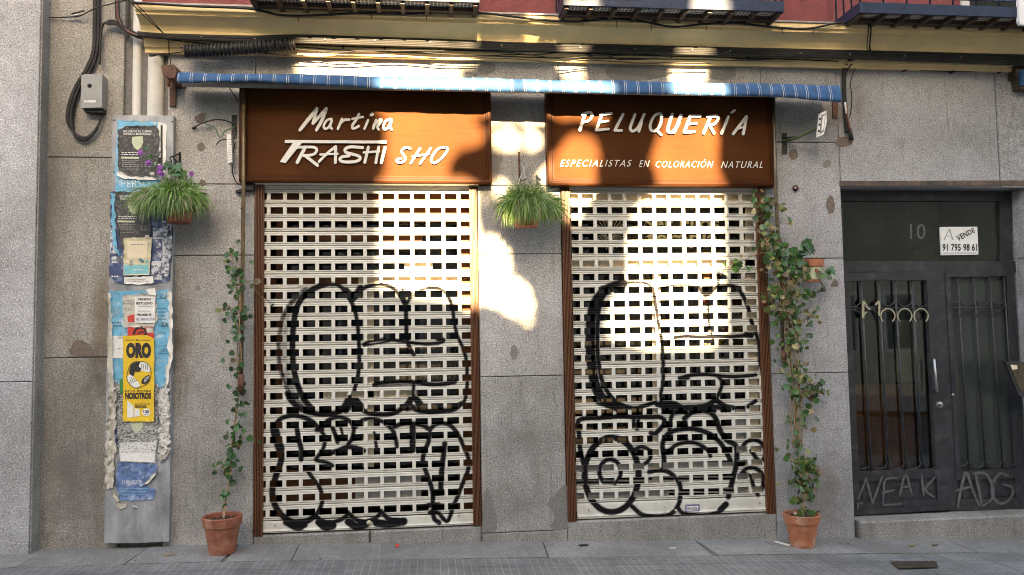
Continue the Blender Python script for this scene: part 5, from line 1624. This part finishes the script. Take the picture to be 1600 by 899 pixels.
# ------------------------------------------------------------------ floodlights
FL = thing('floodlight', 'small white floodlight with loose wires on a black bracket beside the first sign', 'floodlight', P(360, 255, .05), 'sign floodlights')
mb = MB(); mb.pprism([(362, 180), (370, 180), (370, 216), (362, 216)], .008, .0, BLACKP); mb.build('bracket', FL)
mb = MB(); mb.pprism([(354, 210), (361, 209), (363, 253), (356, 255)], .10, .03, WHITEP)
for k in range(9): mb.pprism(rect(356, 216+k*4, 361, 217.5+k*4), .108, .10, WHITEP)
mb.build('lamp_body', FL)
mb = MB()
cable([(302, 200, .02), (318, 192, .05), (340, 187, .05), (362, 192, .03), (369, 202, .02)], .005, BLACKC, '', '', bld=False, mb=mb)
cable([(320, 193, .05), (335, 200, .05), (344, 215, .05), (352, 205, .05), (368, 198, .03)], .0045, GREENW, '', '', bld=False, mb=mb)
cable([(338, 226, .04), (344, 220, .05), (354, 218, .05), (360, 225, .08)], .0045, BLACKC, '', '', bld=False, mb=mb)
cable([(368, 222, .03), (364, 240, .05), (363, 268, .04), (370, 285, .04), (380, 290, .05)], .0045, BLACKC, '', '', bld=False, mb=mb)
mb.tube([P(306, 199, .03), P(301, 201, .02)], .011, BLACKP, 7)
mb.build('wire', FL)
FR = thing('floodlight', 'white floodlight on a long green arm between the second sign and the entrance', 'floodlight', P(1226, 240, .05), 'sign floodlights')
mb = MB(); mb.pprism([(1222, 208), (1230, 208), (1230, 241), (1222, 241)], .008, .0, BLACKP); mb.build('bracket', FR)
mb = MB(); mb.tube(smooth([P(1222, 220, .02), P(1240, 217, .10), P(1262, 207, .17), P(1279, 198, .22)], 4), .013, M('green_arm', (.045, .075, .03), .5), 8)
mb.tube([P(1222, 216, .02), P(1246, 214, .10)], .008, BLACKC, 6); mb.build('arm', FR)
mb = MB(); mb.pprism([(1282, 177), (1291, 173), (1292, 190), (1287, 210), (1278, 214)], .26, .225, WHITEP)
mb.pprism([(1284, 180), (1290.5, 177), (1287, 206), (1281, 209)], .268, .26, LETTERSIDE)
mb.pprism([(1286, 182), (1289.5, 180), (1286.5, 203), (1283.5, 205)], .272, .268, WHITEP)
for x, y in ((1281.5, 186), (1280.5, 195), (1279.5, 205)): mb.tube([P(x, y, .255), P(x, y, .265)], .009, BLACKP, 8)
mb.build('lamp_body', FR)

# small ironmongery on the stone
mb = MB(); c = P(1243, 294, .0); mb.tube([P(1243, 294, 0), P(1243, 294, .02)], .026, RUST, 14); mb.tube([P(1243, 294, .02), P(1243, 294, .05)], .010, STEEL, 8)
tag(mb.build('wall_eye', None), 'rusty wall eye fixed in the stone beside the second sign', 'fitting')

# ------------------------------------------------------------------ hanging plants
def blades(mb, c, n, seed, L, el, droop, mat, dry, bias=(0, 0), az=None):
    """thin arching blades growing from the pot mouth, stiff at the root and bending over under their weight"""
    r = random.Random(seed)
    for i in range(n):
        a = r.uniform(0, 2*math.pi) if az is None else r.gauss(*az)
        q = r.uniform(0, .11)
        st = np.array([c[0]+q*math.cos(a), c[1]+q*math.sin(a)*.8, c[2]+r.uniform(-.01, .02)])
        le = r.uniform(*L)
        e = r.uniform(*el)
        g = droop*r.uniform(.5, 1.5)
        p_ = [st]; k = 9
        cur = np.array([math.cos(a)*math.cos(e)+bias[0]*r.random(), math.sin(a)*math.cos(e)*.75+bias[1]*r.random(), math.sin(e)])
        tw = np.array([r.gauss(0, .05), r.gauss(0, .05), 0])
        for j in range(k):
            cur = cur+np.array([0, 0, -g*(.35+j/k)])+tw
            cur /= np.linalg.norm(cur)
            nx_ = p_[-1]+cur*le/k
            if nx_[1] > -.006: nx_[1] = -.006-.004*r.random()
            p_.append(nx_)
        pth = np.array(p_)
        wd = r.uniform(.0018, .0040)
        t = np.gradient(pth, axis=0)
        sd = np.cross(t, [r.uniform(-.6, .6), -1, r.uniform(-.4, .6)])
        sd /= np.linalg.norm(sd, axis=1)[:, None]+1e-9
        k = len(pth)
        w_ = wd*np.sin(np.linspace(.5, math.pi-.03, k))
        vs = list(pth+sd*w_[:, None])+list(pth-sd*w_[:, None])
        mb.add(vs, [(j, j+1, k+j+1, k+j) for j in range(k-1)], dry if r.random() < .13 else mat)
def pot_profile(r, h): return [(.0, 0), (r*.68, 0), (r*.70, .004), (r*.9, h*.72), (r*.9, h*.74), (r, h*.75), (r*1.02, h*.98), (r*1.0, h), (r*.9, h), (r*.88, h*.85), (0, h*.84)]
H1 = thing('hanging_plant', 'grassy spider plant in a terracotta pot with purple flowers hanging beside the papered board', 'plant', P(283, 350, .12), 'terracotta pots of grassy plants hung on the wall')
c1 = P(280, 349, .15)
mb = MB(); mb.lathe(c1, pot_profile(.118, .185), TERRA2); mb.build('pot', H1)
mb = MB(); blades(mb, c1+np.array([-.02, 0, .20]), 900, 5, (.09, .21), (.05, 1.5), .24, GRASSL, GRASSD)
blades(mb, c1+np.array([-.08, -.02, .19]), 420, 7, (.15, .31), (-.1, .8), .34, GRASSL, GRASSD, (-.4, -.1), (3.6, .5))
blades(mb, c1+np.array([0, -.04, .19]), 900, 8, (.14, .29), (-.2, .7), .42, GRASSL, GRASSD, (0, 0), (4.7, .8)); mb.build('blades', H1)
mb = MB(); rr = random.Random(5)
mbL = MB()
def ivyleaf(mb, c, s, nrm, rot, mat, fold=.25):
    nrm = np.asarray(nrm, float); nrm /= np.linalg.norm(nrm)
    u = np.cross(nrm, [0, 0, 1.0]); u = u/(np.linalg.norm(u)+1e-9); v = np.cross(u, nrm)
    ca, sa = math.cos(rot), math.sin(rot)
    u, v = u*ca+v*sa, -u*sa+v*ca
    sh = [(0, -.45), (.22, -.5), (.55, -.18), (.36, .08), (.38, .36), (.13, .32), (0, .62), (-.13, .32), (-.38, .36), (-.36, .08), (-.55, -.18), (-.22, -.5)]
    pts = [c+s*(x*u+y*v)+nrm*s*fold*(abs(x)*.6-.15*y*y) for x, y in sh]
    mid = [c+s*(y*v) for y in (-.4, .1)]
    n = len(pts)
    mb.add(pts+[c+s*(.05*v)], [(i, (i+1) % n, n) for i in range(n)], mat)
for px, py, mt in ((219, 239, PURPLE), (232, 255, PURPLE), (248, 268, PURPLE), (253, 272, PURPLE), (250, 262, PURPLE), (299, 272, PURPLE), (268, 282, PURPLE), (249, 313, MAROON)):
    p_ = P(px, py, .2)
    mb.tube(smooth([c1+np.array([rr.uniform(-.05, .02), 0, .2]), (c1+p_)/2+np.array([0, 0, .1]), p_], 4), .0025, IVYL, 5)
    for k in range(7):
        a = k*.9+rr.random()
        e = p_+np.array([.011*math.cos(a), rr.uniform(-.01, .01), .013*math.sin(a)])
        mb.add([e+.013*np.array([math.cos(a+b), rr.uniform(-.4, .4), math.sin(a+b)]) for b in (0, 1.5, 3.1, 4.6)], [(0, 1, 2, 3)], mt)
for px, py, s in ((262, 258, .07), (268, 265, .07), (274, 270, .10), (284, 272, .09), (278, 262, .08), (256, 262, .05), (289, 277, .06), (229, 232, .035), (236, 246, .035), (243, 256, .03)):
    ivyleaf(mb, P(px, py, .17), s, (rr.uniform(-.4, .4), -1, rr.uniform(-.2, .5)), rr.uniform(0, 6), IVYL)
mb.build('flowers', H1)
mb = MB(); mb.tube([P(281, 238, .004), P(282, 262, .004)], .008, BLACKP, 6); mb.tube(smooth([P(281, 240, .01), P(272, 244, .07), P(266, 246, .12), P(268, 254, .14)], 4), .006, BLACKP, 6); mb.tube([P(282, 258, .01), P(270, 246, .10)], .005, BLACKP, 6)
mb.tube([P(268, 254, .14), c1+np.array([-.05, -.02, .25])], .003, BLACKC, 5); mb.build('wall_hook', H1)
H2 = thing('hanging_plant', 'grassy spider plant in a terracotta pot hung on the pier between the shutters', 'plant', P(825, 356, .12), 'terracotta pots of grassy plants hung on the wall')
c2 = P(822, 355, .16)
mb = MB(); mb.lathe(c2, pot_profile(.13, .16), TERRA2); mb.build('pot', H2)
mb = MB(); blades(mb, c2+np.array([0, 0, .18]), 1000, 11, (.10, .25), (.05, 1.5), .24, GRASSL, GRASSD)
blades(mb, c2+np.array([.05, -.02, .17]), 330, 13, (.14, .31), (-.1, .8), .30, GRASSL, GRASSD, (.45, -.1), (5.9, .55))
blades(mb, c2+np.array([0, -.04, .17]), 900, 14, (.14, .28), (-.2, .7), .42, GRASSL, GRASSD, (0, 0), (4.7, .8)); mb.build('blades', H2)
mb = MB()
mb.tube([P(811, 238, .004), P(812, 284, .004)], .009, RUST, 6); mb.tube(smooth([P(811, 280, .01), P(816, 283, .08), P(822, 280, .14)], 4), .006, RUST, 6)
for s_ in (-1, 1): mb.tube(smooth([P(819, 249, .06), P(819+s_*4, 258, .10), P(819, 264, .12), P(817+s_*5, 280, .13), c2+np.array([.10*s_, 0, .18])], 4), .003, STEEL, 5)
mb.tube([P(819, 248, 0), P(819, 248, .07)], .007, STEEL, 6)
mb.tube([P(838, 275, 0), P(840, 277, .05)], .008, BLACKP, 6); mb.pprism([(838, 275), (846, 280), (844, 284), (838, 279)], .06, .05, BLACKP)
mb.build('wall_hook', H2)

# ------------------------------------------------------------------ potted ivies
def ivy(root, stem_px, nleaf, spread, size, seed, mats, density=None, d=.10, extra=()):
    r = random.Random(seed)
    mb = MB(); stems = []
    for st_ in extra:
        mb.tube(smooth([P(x, y, dd_) for x, y, dd_ in st_], 6), [.006, .005, .004, .003], STEM, 6)
    for k in range(len(stem_px)):
        pth = smooth([P(x, y, dd_) for x, y, dd_ in stem_px[k]], 6)
        stems.append(pth)
        mb.tube(pth, [.011, .009, .006, .004] if k == 0 else [.006, .005, .003, .002], STEM, 6)
    tw = mb
    mb = MB()
    for i in range(nleaf):
        k = 0 if r.random() < .62 else r.randrange(len(stems))
        pth = stems[k]
        t = r.random()
        if density: 
            while r.random() > np.interp(t, np.linspace(0, 1, len(density)), density): t = r.random()
        p_ = pth[min(len(pth)-1, int(t*(len(pth)-1)))]
        sp = spread(t) if k == 0 else .05
        c = p_+np.array([r.gauss(0, sp), -abs(r.gauss(.02, .03)), r.gauss(0, .035)])
        tw.tube([p_, (p_+c)/2+np.array([0, -.01, .01]), c], .0015, STEM, 4)
        s = r.uniform(*size)
        ivyleaf(mb, c, s, (r.gauss(0, .7), -1, r.gauss(.3, .6)), r.uniform(2.2, 4.1) if r.random() < .7 else r.uniform(0, 6.3), r.choices(mats[0], mats[1])[0])
    tw.build('stem', root)
    mb.build('leaves', root)
def floor_pot(root, c, r, h, dark):
    mb = MB(); TERRA = TERRA_D if dark else globals()['TERRA']
    mb.lathe(c, [(0, 0), (r*.66, 0), (r*.68, .006), (r*.92, h*.735), (r*.99, h*.745), (r*1.0, h*.76), (r*1.055, h*.96), (r*1.055, h*.985), (r*1.03, h), (r*.97, h), (r*.94, h*.98), (r*.92, h*.86)], TERRA, 36)
    mb.build('pot', root)
    mb = MB(); mb.lathe(c+np.array([0, 0, h*.86]), [(r*.925, .0), (r*.5, .008), (0, .012)], SOIL, 24)
    rr = random.Random(int(c[0]*100))
    for i in range(50):
        a, q_ = rr.uniform(0, 6.28), rr.uniform(0, r*.8)
        mb.box(c[0]+q_*math.cos(a)-.006, c[0]+q_*math.cos(a)+.006, c[1]+q_*math.sin(a)-.006, c[1]+q_*math.sin(a)+.006, c[2]+h*.86, c[2]+h*.86+rr.uniform(.01, .02), SOIL)
    mb.build('soil', root)
cL = PZ(347, 861, zg(-1.58)+.001); cL[1] = -.235; cL[0] = X(347, 861, .235); cL[2] = zg(cL[0])+.001
PL = thing('potted_ivy', 'terracotta pot with a thin sparse climbing ivy beside the papered board and first shutter', 'plant', cL, 'potted climbing ivies on the pavement')
floor_pot(PL, cL, .138, .275, True)
ivy(PL, [[(349, 812, .22), (353, 780, .16), (360, 740, .10), (363, 690, .08), (372, 620, .09), (371, 540, .09), (376, 480, .15), (374, 430, .15), (370, 395, .10)],
         [(372, 620, .09), (377, 560, .14), (374, 500, .15), (380, 440, .15), (400, 455, .12), (412, 468, .10)], [(374, 480, .12), (366, 430, .1), (362, 400, .08), (358, 392, .06)],
         [(363, 690, .08), (368, 670, .1), (378, 650, .1)], [(372, 520, .1), (360, 480, .08), (354, 478, .06)], [(358, 745, .10), (348, 730, .08), (347, 720, .08)], [(360, 700, .1), (372, 690, .1), (382, 684, .1)]],
    150, lambda t: .024+.02*t, (.034, .058), 8, ([IVYL, IVYR], [9, 1]), [.08, .25, .55, .9, 1, 1, 1, .9, .7])
cR = np.array([X(1254, 854, .235), -.235, 0]); cR[2] = zg(cR[0])+.001
PR = thing('potted_ivy', 'terracotta pot with a tall dense climbing ivy beside the second shutter and entrance', 'plant', cR, 'potted climbing ivies on the pavement')
floor_pot(PR, cR, .138, .262, False)
ivy(PR, [[(1253, 806, .22), (1254, 780, .17), (1250, 740, .12), (1246, 690, .10), (1243, 640, .10), (1240, 600, .10), (1233, 540, .12), (1228, 480, .14), (1222, 430, .15), (1208, 380, .13), (1198, 330, .1), (1196, 308, .06)],
         [(1244, 640, .10), (1238, 590, .12), (1236, 540, .14), (1224, 480, .16), (1210, 440, .14), (1202, 400, .1)],
         [(1246, 640, .1), (1248, 590, .12), (1240, 540, .12), (1238, 470, .16), (1250, 430, .14), (1262, 425, .12)],
         [(1218, 410, .15), (1195, 395, .10), (1165, 405, .09), (1145, 415, .10), (1126, 430, .10)],
         [(1232, 540, .14), (1258, 500, .12), (1272, 490, .1)], [(1240, 580, .12), (1262, 600, .1), (1286, 615, .08)], [(1246, 620, .1), (1268, 600, .1), (1272, 628, .08)],
         [(1228, 500, .15), (1208, 480, .12), (1200, 450, .1)], [(1254, 780, .17), (1258, 750, .15), (1262, 720, .12)], [(1238, 470, .15), (1262, 460, .12), (1292, 455, .08)]],
    620, lambda t: .04+.05*math.sin(min(1, t*1.1)*2.6), (.026, .066), 21, ([IVYR, IVYL, IVYDRY], [6.5, 4, 1.6]), [.2, .6, .75, .4, .14, .5, 1, 1, 1, .9, .5],
    extra=[[(1246+o, 700, .11), (1243+o*1.4, 640, .12), (1241+o, 590, .13), (1236+o*1.5, 530, .15), (1230+o, 470, .16), (1222+o*1.6, 420, .15), (1214+o, 395, .13)] for o in (-6, -2, 3, 7)])
# small wall pot
WP = thing('wall_pot', 'small cream and terracotta pot with a red flower motif on the pier by the entrance', 'plant pot', P(1271, 441, .1))
cw = P(1270, 441, .10)
mb = MB(); mb.lathe(cw, [(0, 0), (.062, 0), (.066, .02)], TERRA, 22); mb.lathe(cw, [(.066, .0205), (.082, .125)], GLAZE, 22); mb.lathe(cw, [(.082, .1255), (.094, .13), (.097, .19), (.088, .19), (.084, .16), (0, .158)], TERRA, 22)
mb.build('pot', WP)
mb = MB(); rr = random.Random(2)
for px, py, s in ((1256, 386, .10), (1266, 390, .10), (1232, 402, .09), (1245, 404, .08), (1262, 382, .1), (1250, 398, .08), (1236, 424, .07), (1240, 412, .08), (1301, 424, .085), (1295, 434, .06), (1280, 428, .06), (1286, 432, .06), (1262, 420, .05), (1272, 414, .05), (1225, 410, .07), (1240, 394, .09), (1228, 396, .08), (1250, 412, .08), (1236, 408, .09), (1226, 424, .08), (1248, 424, .07), (1258, 394, .09), (1244, 436, .06), (1294, 426, .06)):
    ivyleaf(mb, P(px, py, .17+rr.uniform(-.03, .03)), s, (rr.uniform(-.5, .5), -1, rr.uniform(-.1, .6)), rr.uniform(2, 4.3), IVYR if s < .07 else IVYL)
mb.tube(smooth([P(1278, 402, .1), P(1288, 415, .18), P(1302, 425, .15)], 4), .002, STEM, 4)
mb.build('leaves', WP)
mb = MB()
e = P(1276, 423, .19)
for k in range(5): mb.add([e+np.array([.018*math.cos(a), -.002*k, .02*math.sin(a)]) for a in (k, k+.9, k+1.8, k+2.6)], [(0, 1, 2, 3)], MAROON)
mb.build('flower_motif', WP)

# ------------------------------------------------------------------ things at the frame edge, litter
mb = MB(); mb.pprism([(1571, 565), (1640, 566), (1660, 632), (1592, 618)], .09, .05, IRON)
mb.pprism([(1577, 569), (1640, 570), (1652, 622), (1594, 611)], .095, .09, BROWNT); mb.pprism([(1579, 570), (1589, 571), (1590, 577), (1582, 578)], .0965, .095, BEIGE)
tag(mb.build('menu_board', None), 'dark framed menu board tilted on the stone at the edge beyond the entrance', 'menu board')
mb = MB()
fr = [P(x, y, .55) for x, y in smooth([(1592, -30), (1592, 26), (1594, 36), (1601, 39), (1660, 40), (1660, -30)], 4)]
mb.prism(fr, [q_+np.array([0, .03, 0]) for q_ in fr], WHITEP)
tag(mb.build('hanging_sign', None), 'white round-cornered panel hung on the balcony at the edge over the entrance', 'sign')
def onground(pts, lift, mat, name, label, cat, th=.0015):
    mb = MB()
    top = []
    for px, py in pts:
        p_ = PZ(px, py, 0)
        p_ = PZ(px, py, zg(p_[0])+lift)
        top.append(p_)
    mb.prism(top, [q_-np.array([0, 0, th]) for q_ in top], mat)
    return tag(mb.build(name, None), label, cat)
onground([(1208, 846), (1213, 845.5), (1236, 851), (1232, 853.5)], .004, PAPER, 'paper_scrap', 'white paper scrap on the slab beside the dense ivy pot', 'litter')
onground([(617, 851), (623, 850), (624, 854), (618, 855)], .004, REDP, 'paper_scrap', 'tiny red scrap on the slab below the first shutter', 'litter')
onground([(903, 851), (918, 850), (920, 852.5), (906, 853.5)], .004, BLACKP, 'dead_leaf', 'dark dead leaf on the slab below the second shutter', 'litter')
onground([(1045, 856), (1055, 855), (1056, 857), (1046, 857.5)], .004, PAPERO, 'cigarette_end', 'pale cigarette end on the slab below the second shutter', 'litter')
onground([(254, 867), (270, 864), (274, 866), (258, 869)], .005, STEM, 'dead_leaf', 'curled brown leaf on the slab in front of the papered board', 'litter')
onground([(130, 853.5), (142, 853), (143, 854.5), (131, 855)], .004, PAPER, 'paper_scrap', 'white paper scrap at the foot of the recessed wall', 'litter')
onground([(1420, 851), (1428, 850), (1430, 852), (1422, 853)], .005, STEM, 'dead_leaf', 'brown leaf lying against the entrance step', 'litter')
onground([(1456, 850), (1464, 849.5), (1466, 851.5), (1458, 852)], .005, IVYDRY, 'dead_leaf', 'small tan leaf farther along the entrance step', 'litter')
rr = random.Random(31)
for i in range(9):
    px = rr.uniform(1290, 1440); py = rr.uniform(846, 850)
    s = rr.uniform(1.2, 3)
    onground([(px, py), (px+s, py-.6), (px+s*1.8, py), (px+s, py+.7)], .005, rr.choice([STEM, IVYDRY]), 'leaf_crumb', 'dry leaf crumb along the joint between pavement and entrance step', 'litter')['group'] = 'dry leaf crumbs by the entrance step'
_rg = random.Random(77)
for k in range(14):
    px_ = _rg.uniform(60, 1560); py_ = np.interp(px_, [0, 400, 800, 1200, 1600], [863, 854, 848, 845, 847])+_rg.uniform(1, 22)
    s_ = _rg.uniform(1.0, 2.6)
    onground([(px_, py_), (px_+s_, py_-.5), (px_+s_*1.7, py_), (px_+s_*.9, py_+.6)], .004, _rg.choice([STEM, SOIL, PAPERO, IVYDRY]), 'grit', 'speck of dry grit and leaf on the pavement slabs', 'litter')['group'] = 'specks of grit on the pavement'
onground([(1392, 877), (1462, 877), (1466, 886), (1404, 888)], .004, BROWNT, 'manhole_cover', 'small rusty rectangular service cover set in the pavement tiles', 'service cover', .003)

# ------------------------------------------------------------------ across the street: unseen houses and tree, shaped to shade this wall
def wall_to(px, py, y, d=0.0):
    p_ = P(px, py, d)
    t = (y-p_[1])/SUND[1]
    return p_+SUND*t
def opposite(name, x0, x1, h, label, y0=-17.0, y1=-25.0, parapet=True):
    b = thing(name, label, 'building', ((x0+x1)/2, (y0+y1)/2, 0))
    mb = MB(); mb.box(x0, x1, y1, y0, -1.2, h, FARW); mb.build('wall', b)
    mb = MB()
    nx = max(1, int((x1-x0-.8)/1.9)); nz = int((h-1)/3.1)
    gl = MB()
    for i in range(nx):
        for j in range(nz):
            cx = x0+(x1-x0)*(i+.5)/nx; z0 = .9+j*3.1
            mb.box(cx-.55, cx+.55, y0+.002, y0+.05, z0, z0+2.0, FARS)
            gl.box(cx-.46, cx+.46, y0+.051, y0+.055, z0+.1, z0+1.9, FARG)
    mb.build('window_surround', b); gl.build('window_glass', b)
    return b
yb = -17.0
A_r = wall_to(597, 330, yb)[0]
A_top = wall_to(520, 131, yb)[2]
opposite('opposite_house', -30, wall_to(440, 100, yb)[0], wall_to(400, -200, yb)[2], 'tall plastered house across the street', yb)
opposite('opposite_house', wall_to(440, 100, yb)[0], A_r, A_top, 'lower plastered house across the street', yb)
opposite('opposite_house', A_r, wall_to(1123, 300, yb)[0], wall_to(870, 541, yb)[2], 'lowest plastered house across the street behind the plane tree', yb)
opposite('opposite_house', wall_to(1123, 300, yb)[0], 32, 24.0, 'tall plastered house across the street beyond the gap', yb)  # height raised to cut sky light on the right end of the wall

LIT = [  # sun flecks measured on the wall: (polygon px, depth of the surface it falls on)
 ([(606,165),(640,168),(735,168),(742,180),(735,196),(752,200),(756,222),(735,228),(718,232),(704,246),(700,262),(692,292),(606,292)],.085),
 ([(640,150),(760,150),(760,170),(640,168)],.085),
 ([(590,288),(742,288),(742,340),(748,372),(752,400),(750,470),(738,484),(716,470),(690,462),(640,455),(590,444)],0),
 ([(752,366),(772,360),(788,372),(792,398),(796,420),(806,438),(824,452),(838,486),(838,502),(816,502),(790,490),(770,478),(752,474)],0),
 ([(842,375),(852,392),(848,398),(838,386)],0),([(762,205),(806,203),(838,206),(850,214),(852,232),(828,236),(800,232),(772,236)],0),
 ([(764,236),(778,238),(776,258),(766,256)],0),([(762,282),(784,276),(806,292),(806,304),(784,312),(764,306)],0),([(748,312),(760,308),(764,322),(750,326)],0),
 ([(848,262),(862,250),(874,268),(878,320),(866,322),(858,290),(838,288)],0),
 ([(478,66),(520,55),(690,52),(700,75),(720,90),(716,130),(640,132),(520,130),(480,112),(452,98)],.08),
 ([(404,49),(444,50),(440,58),(410,58)],.08),([(720,62),(762,66),(760,74),(722,74)],.1),
 ([(726,118),(850,121),(866,124),(862,138),(790,143),(700,143)],.33),([(560,120),(700,118),(700,141),(560,138)],.33),([(400,118),(560,122),(560,136),(470,132),(400,126)],.33),
 ([(730,72),(740,70),(742,100),(732,112),(722,106)],.05),([(776,86),(800,88),(806,96),(790,100),(776,96)],.05),
 ([(826,46),(842,50),(846,60),(838,64),(828,58)],.15),([(852,44),(876,48),(880,68),(856,68)],.12),([(864,84),(894,88),(908,108),(914,122),(896,124),(880,110)],.02),
 ([(878,70),(922,72),(922,82),(884,84)],.1),([(820,128),(940,130),(940,144),(830,142)],.33),
 ([(1056,62),(1110,63),(1108,96),(1105,130),(1050,130),(1052,96)],.06),([(1042,130),(1114,132),(1114,148),(1042,147)],.33),
 ([(1050,150),(1114,150),(1122,292),(1036,292),(1026,268),(1020,248),(1030,218),(1044,190)],.085),
 ([(862,150),(906,152),(950,165),(960,180),(940,196),(930,186),(905,182),(884,188),(866,184)],.085),
 ([(884,214),(900,206),(916,212),(932,216),(936,228),(932,244),(946,240),(944,250),(932,256),(930,290),(862,290),(860,246),(872,234),(880,228)],.085),
 ([(858,286),(935,286),(926,318),(916,340),(904,354),(888,352),(874,332),(872,300)],0),
 ([(1040,288),(1122,288),(1128,360),(1132,420),(1134,470),(1132,522),(1112,536),(1062,550),(1010,538),(960,524),(946,514),(958,488),(966,462),(980,444),(990,420),(986,385),(992,356),(996,332),(1006,318),(1026,306)],0),
]
def inpoly(q, poly):
    p_ = np.array(poly, float)
    full = np.zeros(len(q), bool)
    sel = np.where(((q >= p_.min(0)) & (q <= p_.max(0))).all(1))[0]
    q = q[sel]
    x, y = q[:, 0], q[:, 1]
    c = np.zeros(len(q), bool)
    j = len(p_)-1
    for i in range(len(p_)):
        xi, yi = p_[i]; xj, yj = p_[j]
        c ^= ((yi > y) != (yj > y)) & (x < (xj-xi)*(y-yi)/(yj-yi+1e-12)+xi)
        j = i
    full[sel] = c
    return full
rs = np.random.RandomState(12)
N = 96000
px = rs.uniform(425, 1135, N); py = rs.uniform(-45, 565, N)
NS = 34000                       # extra small leaves, added to shade narrow gaps between sun flecks
px[:NS] = rs.uniform(685, 965, NS); py[:NS] = rs.uniform(130, 515, NS)
yy = -13.5+rs.uniform(-.8, .8, N)
r_ = RGT*((px[:, None]-800)/F)+UPV*((449.5-py[:, None])/F)+FWD
t = CAM_D/r_[:, 1]
wp = np.array([0, -CAM_D, CAM_H])+r_*t[:, None]
cen = wp+SUND*((yy-wp[:, 1])/SUND[1])[:, None]
sz = np.where(rs.rand(N) < .55, rs.uniform(.03, .05, N), rs.uniform(.07, .11, N))
sz[:NS] = rs.uniform(.018, .034, NS)
nrm = SUND[None, :]+rs.normal(0, .45, (N, 3)); nrm /= np.linalg.norm(nrm, axis=1)[:, None]
u = np.cross(nrm, rs.normal(0, 1, (N, 3))); u /= np.linalg.norm(u, axis=1)[:, None]
v = np.cross(nrm, u)
lv = np.stack([cen-u*sz[:, None], cen-v*sz[:, None]*.75, cen+u*sz[:, None], cen+v*sz[:, None]*.75], 1)
bad = np.zeros(N, bool)
STRAIGHT = {i_ for i_, (p_, d_) in enumerate(LIT) if p_[0] in ((590, 288), (1040, 288), (606, 165), (1050, 150))}
circ, dark = [], []
def inset(poly, q_):
    c_ = np.mean(poly, 0)
    rad_ = np.mean(np.hypot(*(np.array(poly)-c_).T))
    return [tuple(c_+(np.array(v_)-c_)*max(.55, 1-q_/rad_)) for v_ in poly]
LIT = [(p_ if i_ in STRAIGHT or d_ == .2 else inset(p_, 5.5), d_) for i_, (p_, d_) in enumerate(LIT)]
for i_, (poly, d) in enumerate(LIT):
    if i_ in STRAIGHT or d == .2: continue
    for (x0, y0), (x1, y1) in zip(poly, poly[1:]+poly[:1]):
        L_ = math.hypot(x1-x0, y1-y0)
        for k in range(int(L_/9)+1):
            if rs.rand() < .3 and d < .06:
                t_ = rs.rand(); q_ = rs.uniform(4, 9)
                dark.append(([(x0+(x1-x0)*t_+rs.normal(0, 3)+q_*math.cos(a), y0+(y1-y0)*t_+rs.normal(0, 3)+q_*math.sin(a)) for a in np.linspace(0, 5.5, 7)], d))
            if rs.rand() < .25:
                t_ = rs.rand(); q_ = rs.uniform(2.5, 6.5)
                circ.append(([(x0+(x1-x0)*t_+rs.normal(0, 5)+q_*math.cos(a), y0+(y1-y0)*t_+rs.normal(0, 5)+q_*math.sin(a)) for a in np.linspace(0, 5.5, 7)], d))
for x0, y0, x1, y1, n_, d in ((745, 145, 850, 260, 4, 0), (862, 160, 960, 290, 3, .085), (745, 280, 860, 480, 8, 0), (700, 60, 1000, 125, 14, .03), (440, 45, 700, 75, 8, .1)):
    for k in range(n_):
        cx, cy, q_ = rs.uniform(x0, x1), rs.uniform(y0, y1), rs.uniform(2.5, 5.5)
        circ.append(([(cx+q_*math.cos(a)*1.2, cy+q_*math.sin(a)) for a in np.linspace(0, 5.5, 7)], d))
hits = {}
for d in sorted({d for _, d in LIT+circ}):
    for k in range(-1, 4):
        c_ = cen if k < 0 else lv[:, k]
        hits[d, k] = PIX(c_+SUND*((-d-c_[:, 1])/SUND[1])[:, None])
for poly, d in LIT+circ:
    for k in range(-1, 4):
        bad |= inpoly(hits[d, k], poly)
for poly, d in dark:
    ins = np.ones(N, bool)
    for k in range(4): ins &= inpoly(hits[d, k], poly)
    bad &= ~ins
keep = np.where(~bad)[0]  # leaves dropped wherever they would block a sun fleck
vs = lv[keep].reshape(-1, 3)
TR = thing('street_tree', 'unseen plane tree on the far pavement, crown gaps shaped for the sun flecks', 'tree', (wall_to(850, 300, -13.5)[0], -13.5, zg(1)))
mb = MB()
mb.add(vs, [(4*i, 4*i+1, 4*i+2, 4*i+3) for i in range(len(keep))], TREELEAF)
mb.build('crown', TR)
mb = MB()
tx = WL[TR.name][0]
lowc = wall_to(850, 600, -13.5)
mb.tube(smooth([(tx, -13.5, -.1), (tx+.05, -13.55, 3), (tx-.05, -13.5, 6), lowc], 5), [.24, .2, .17, .12], BARK, 12)
for pts in (((850, 600), (850, 520), (870, 420), (960, 250), (985, 150), (980, 40)), ((850, 520), (840, 400), (845, 330), (800, 170), (790, 150))):
    mb.tube(smooth([wall_to(a, b, -13.5) for a, b in pts], 5), [.09, .06, .035, .02], BARK, 8)
mb.build('trunk', TR)

hide_font()
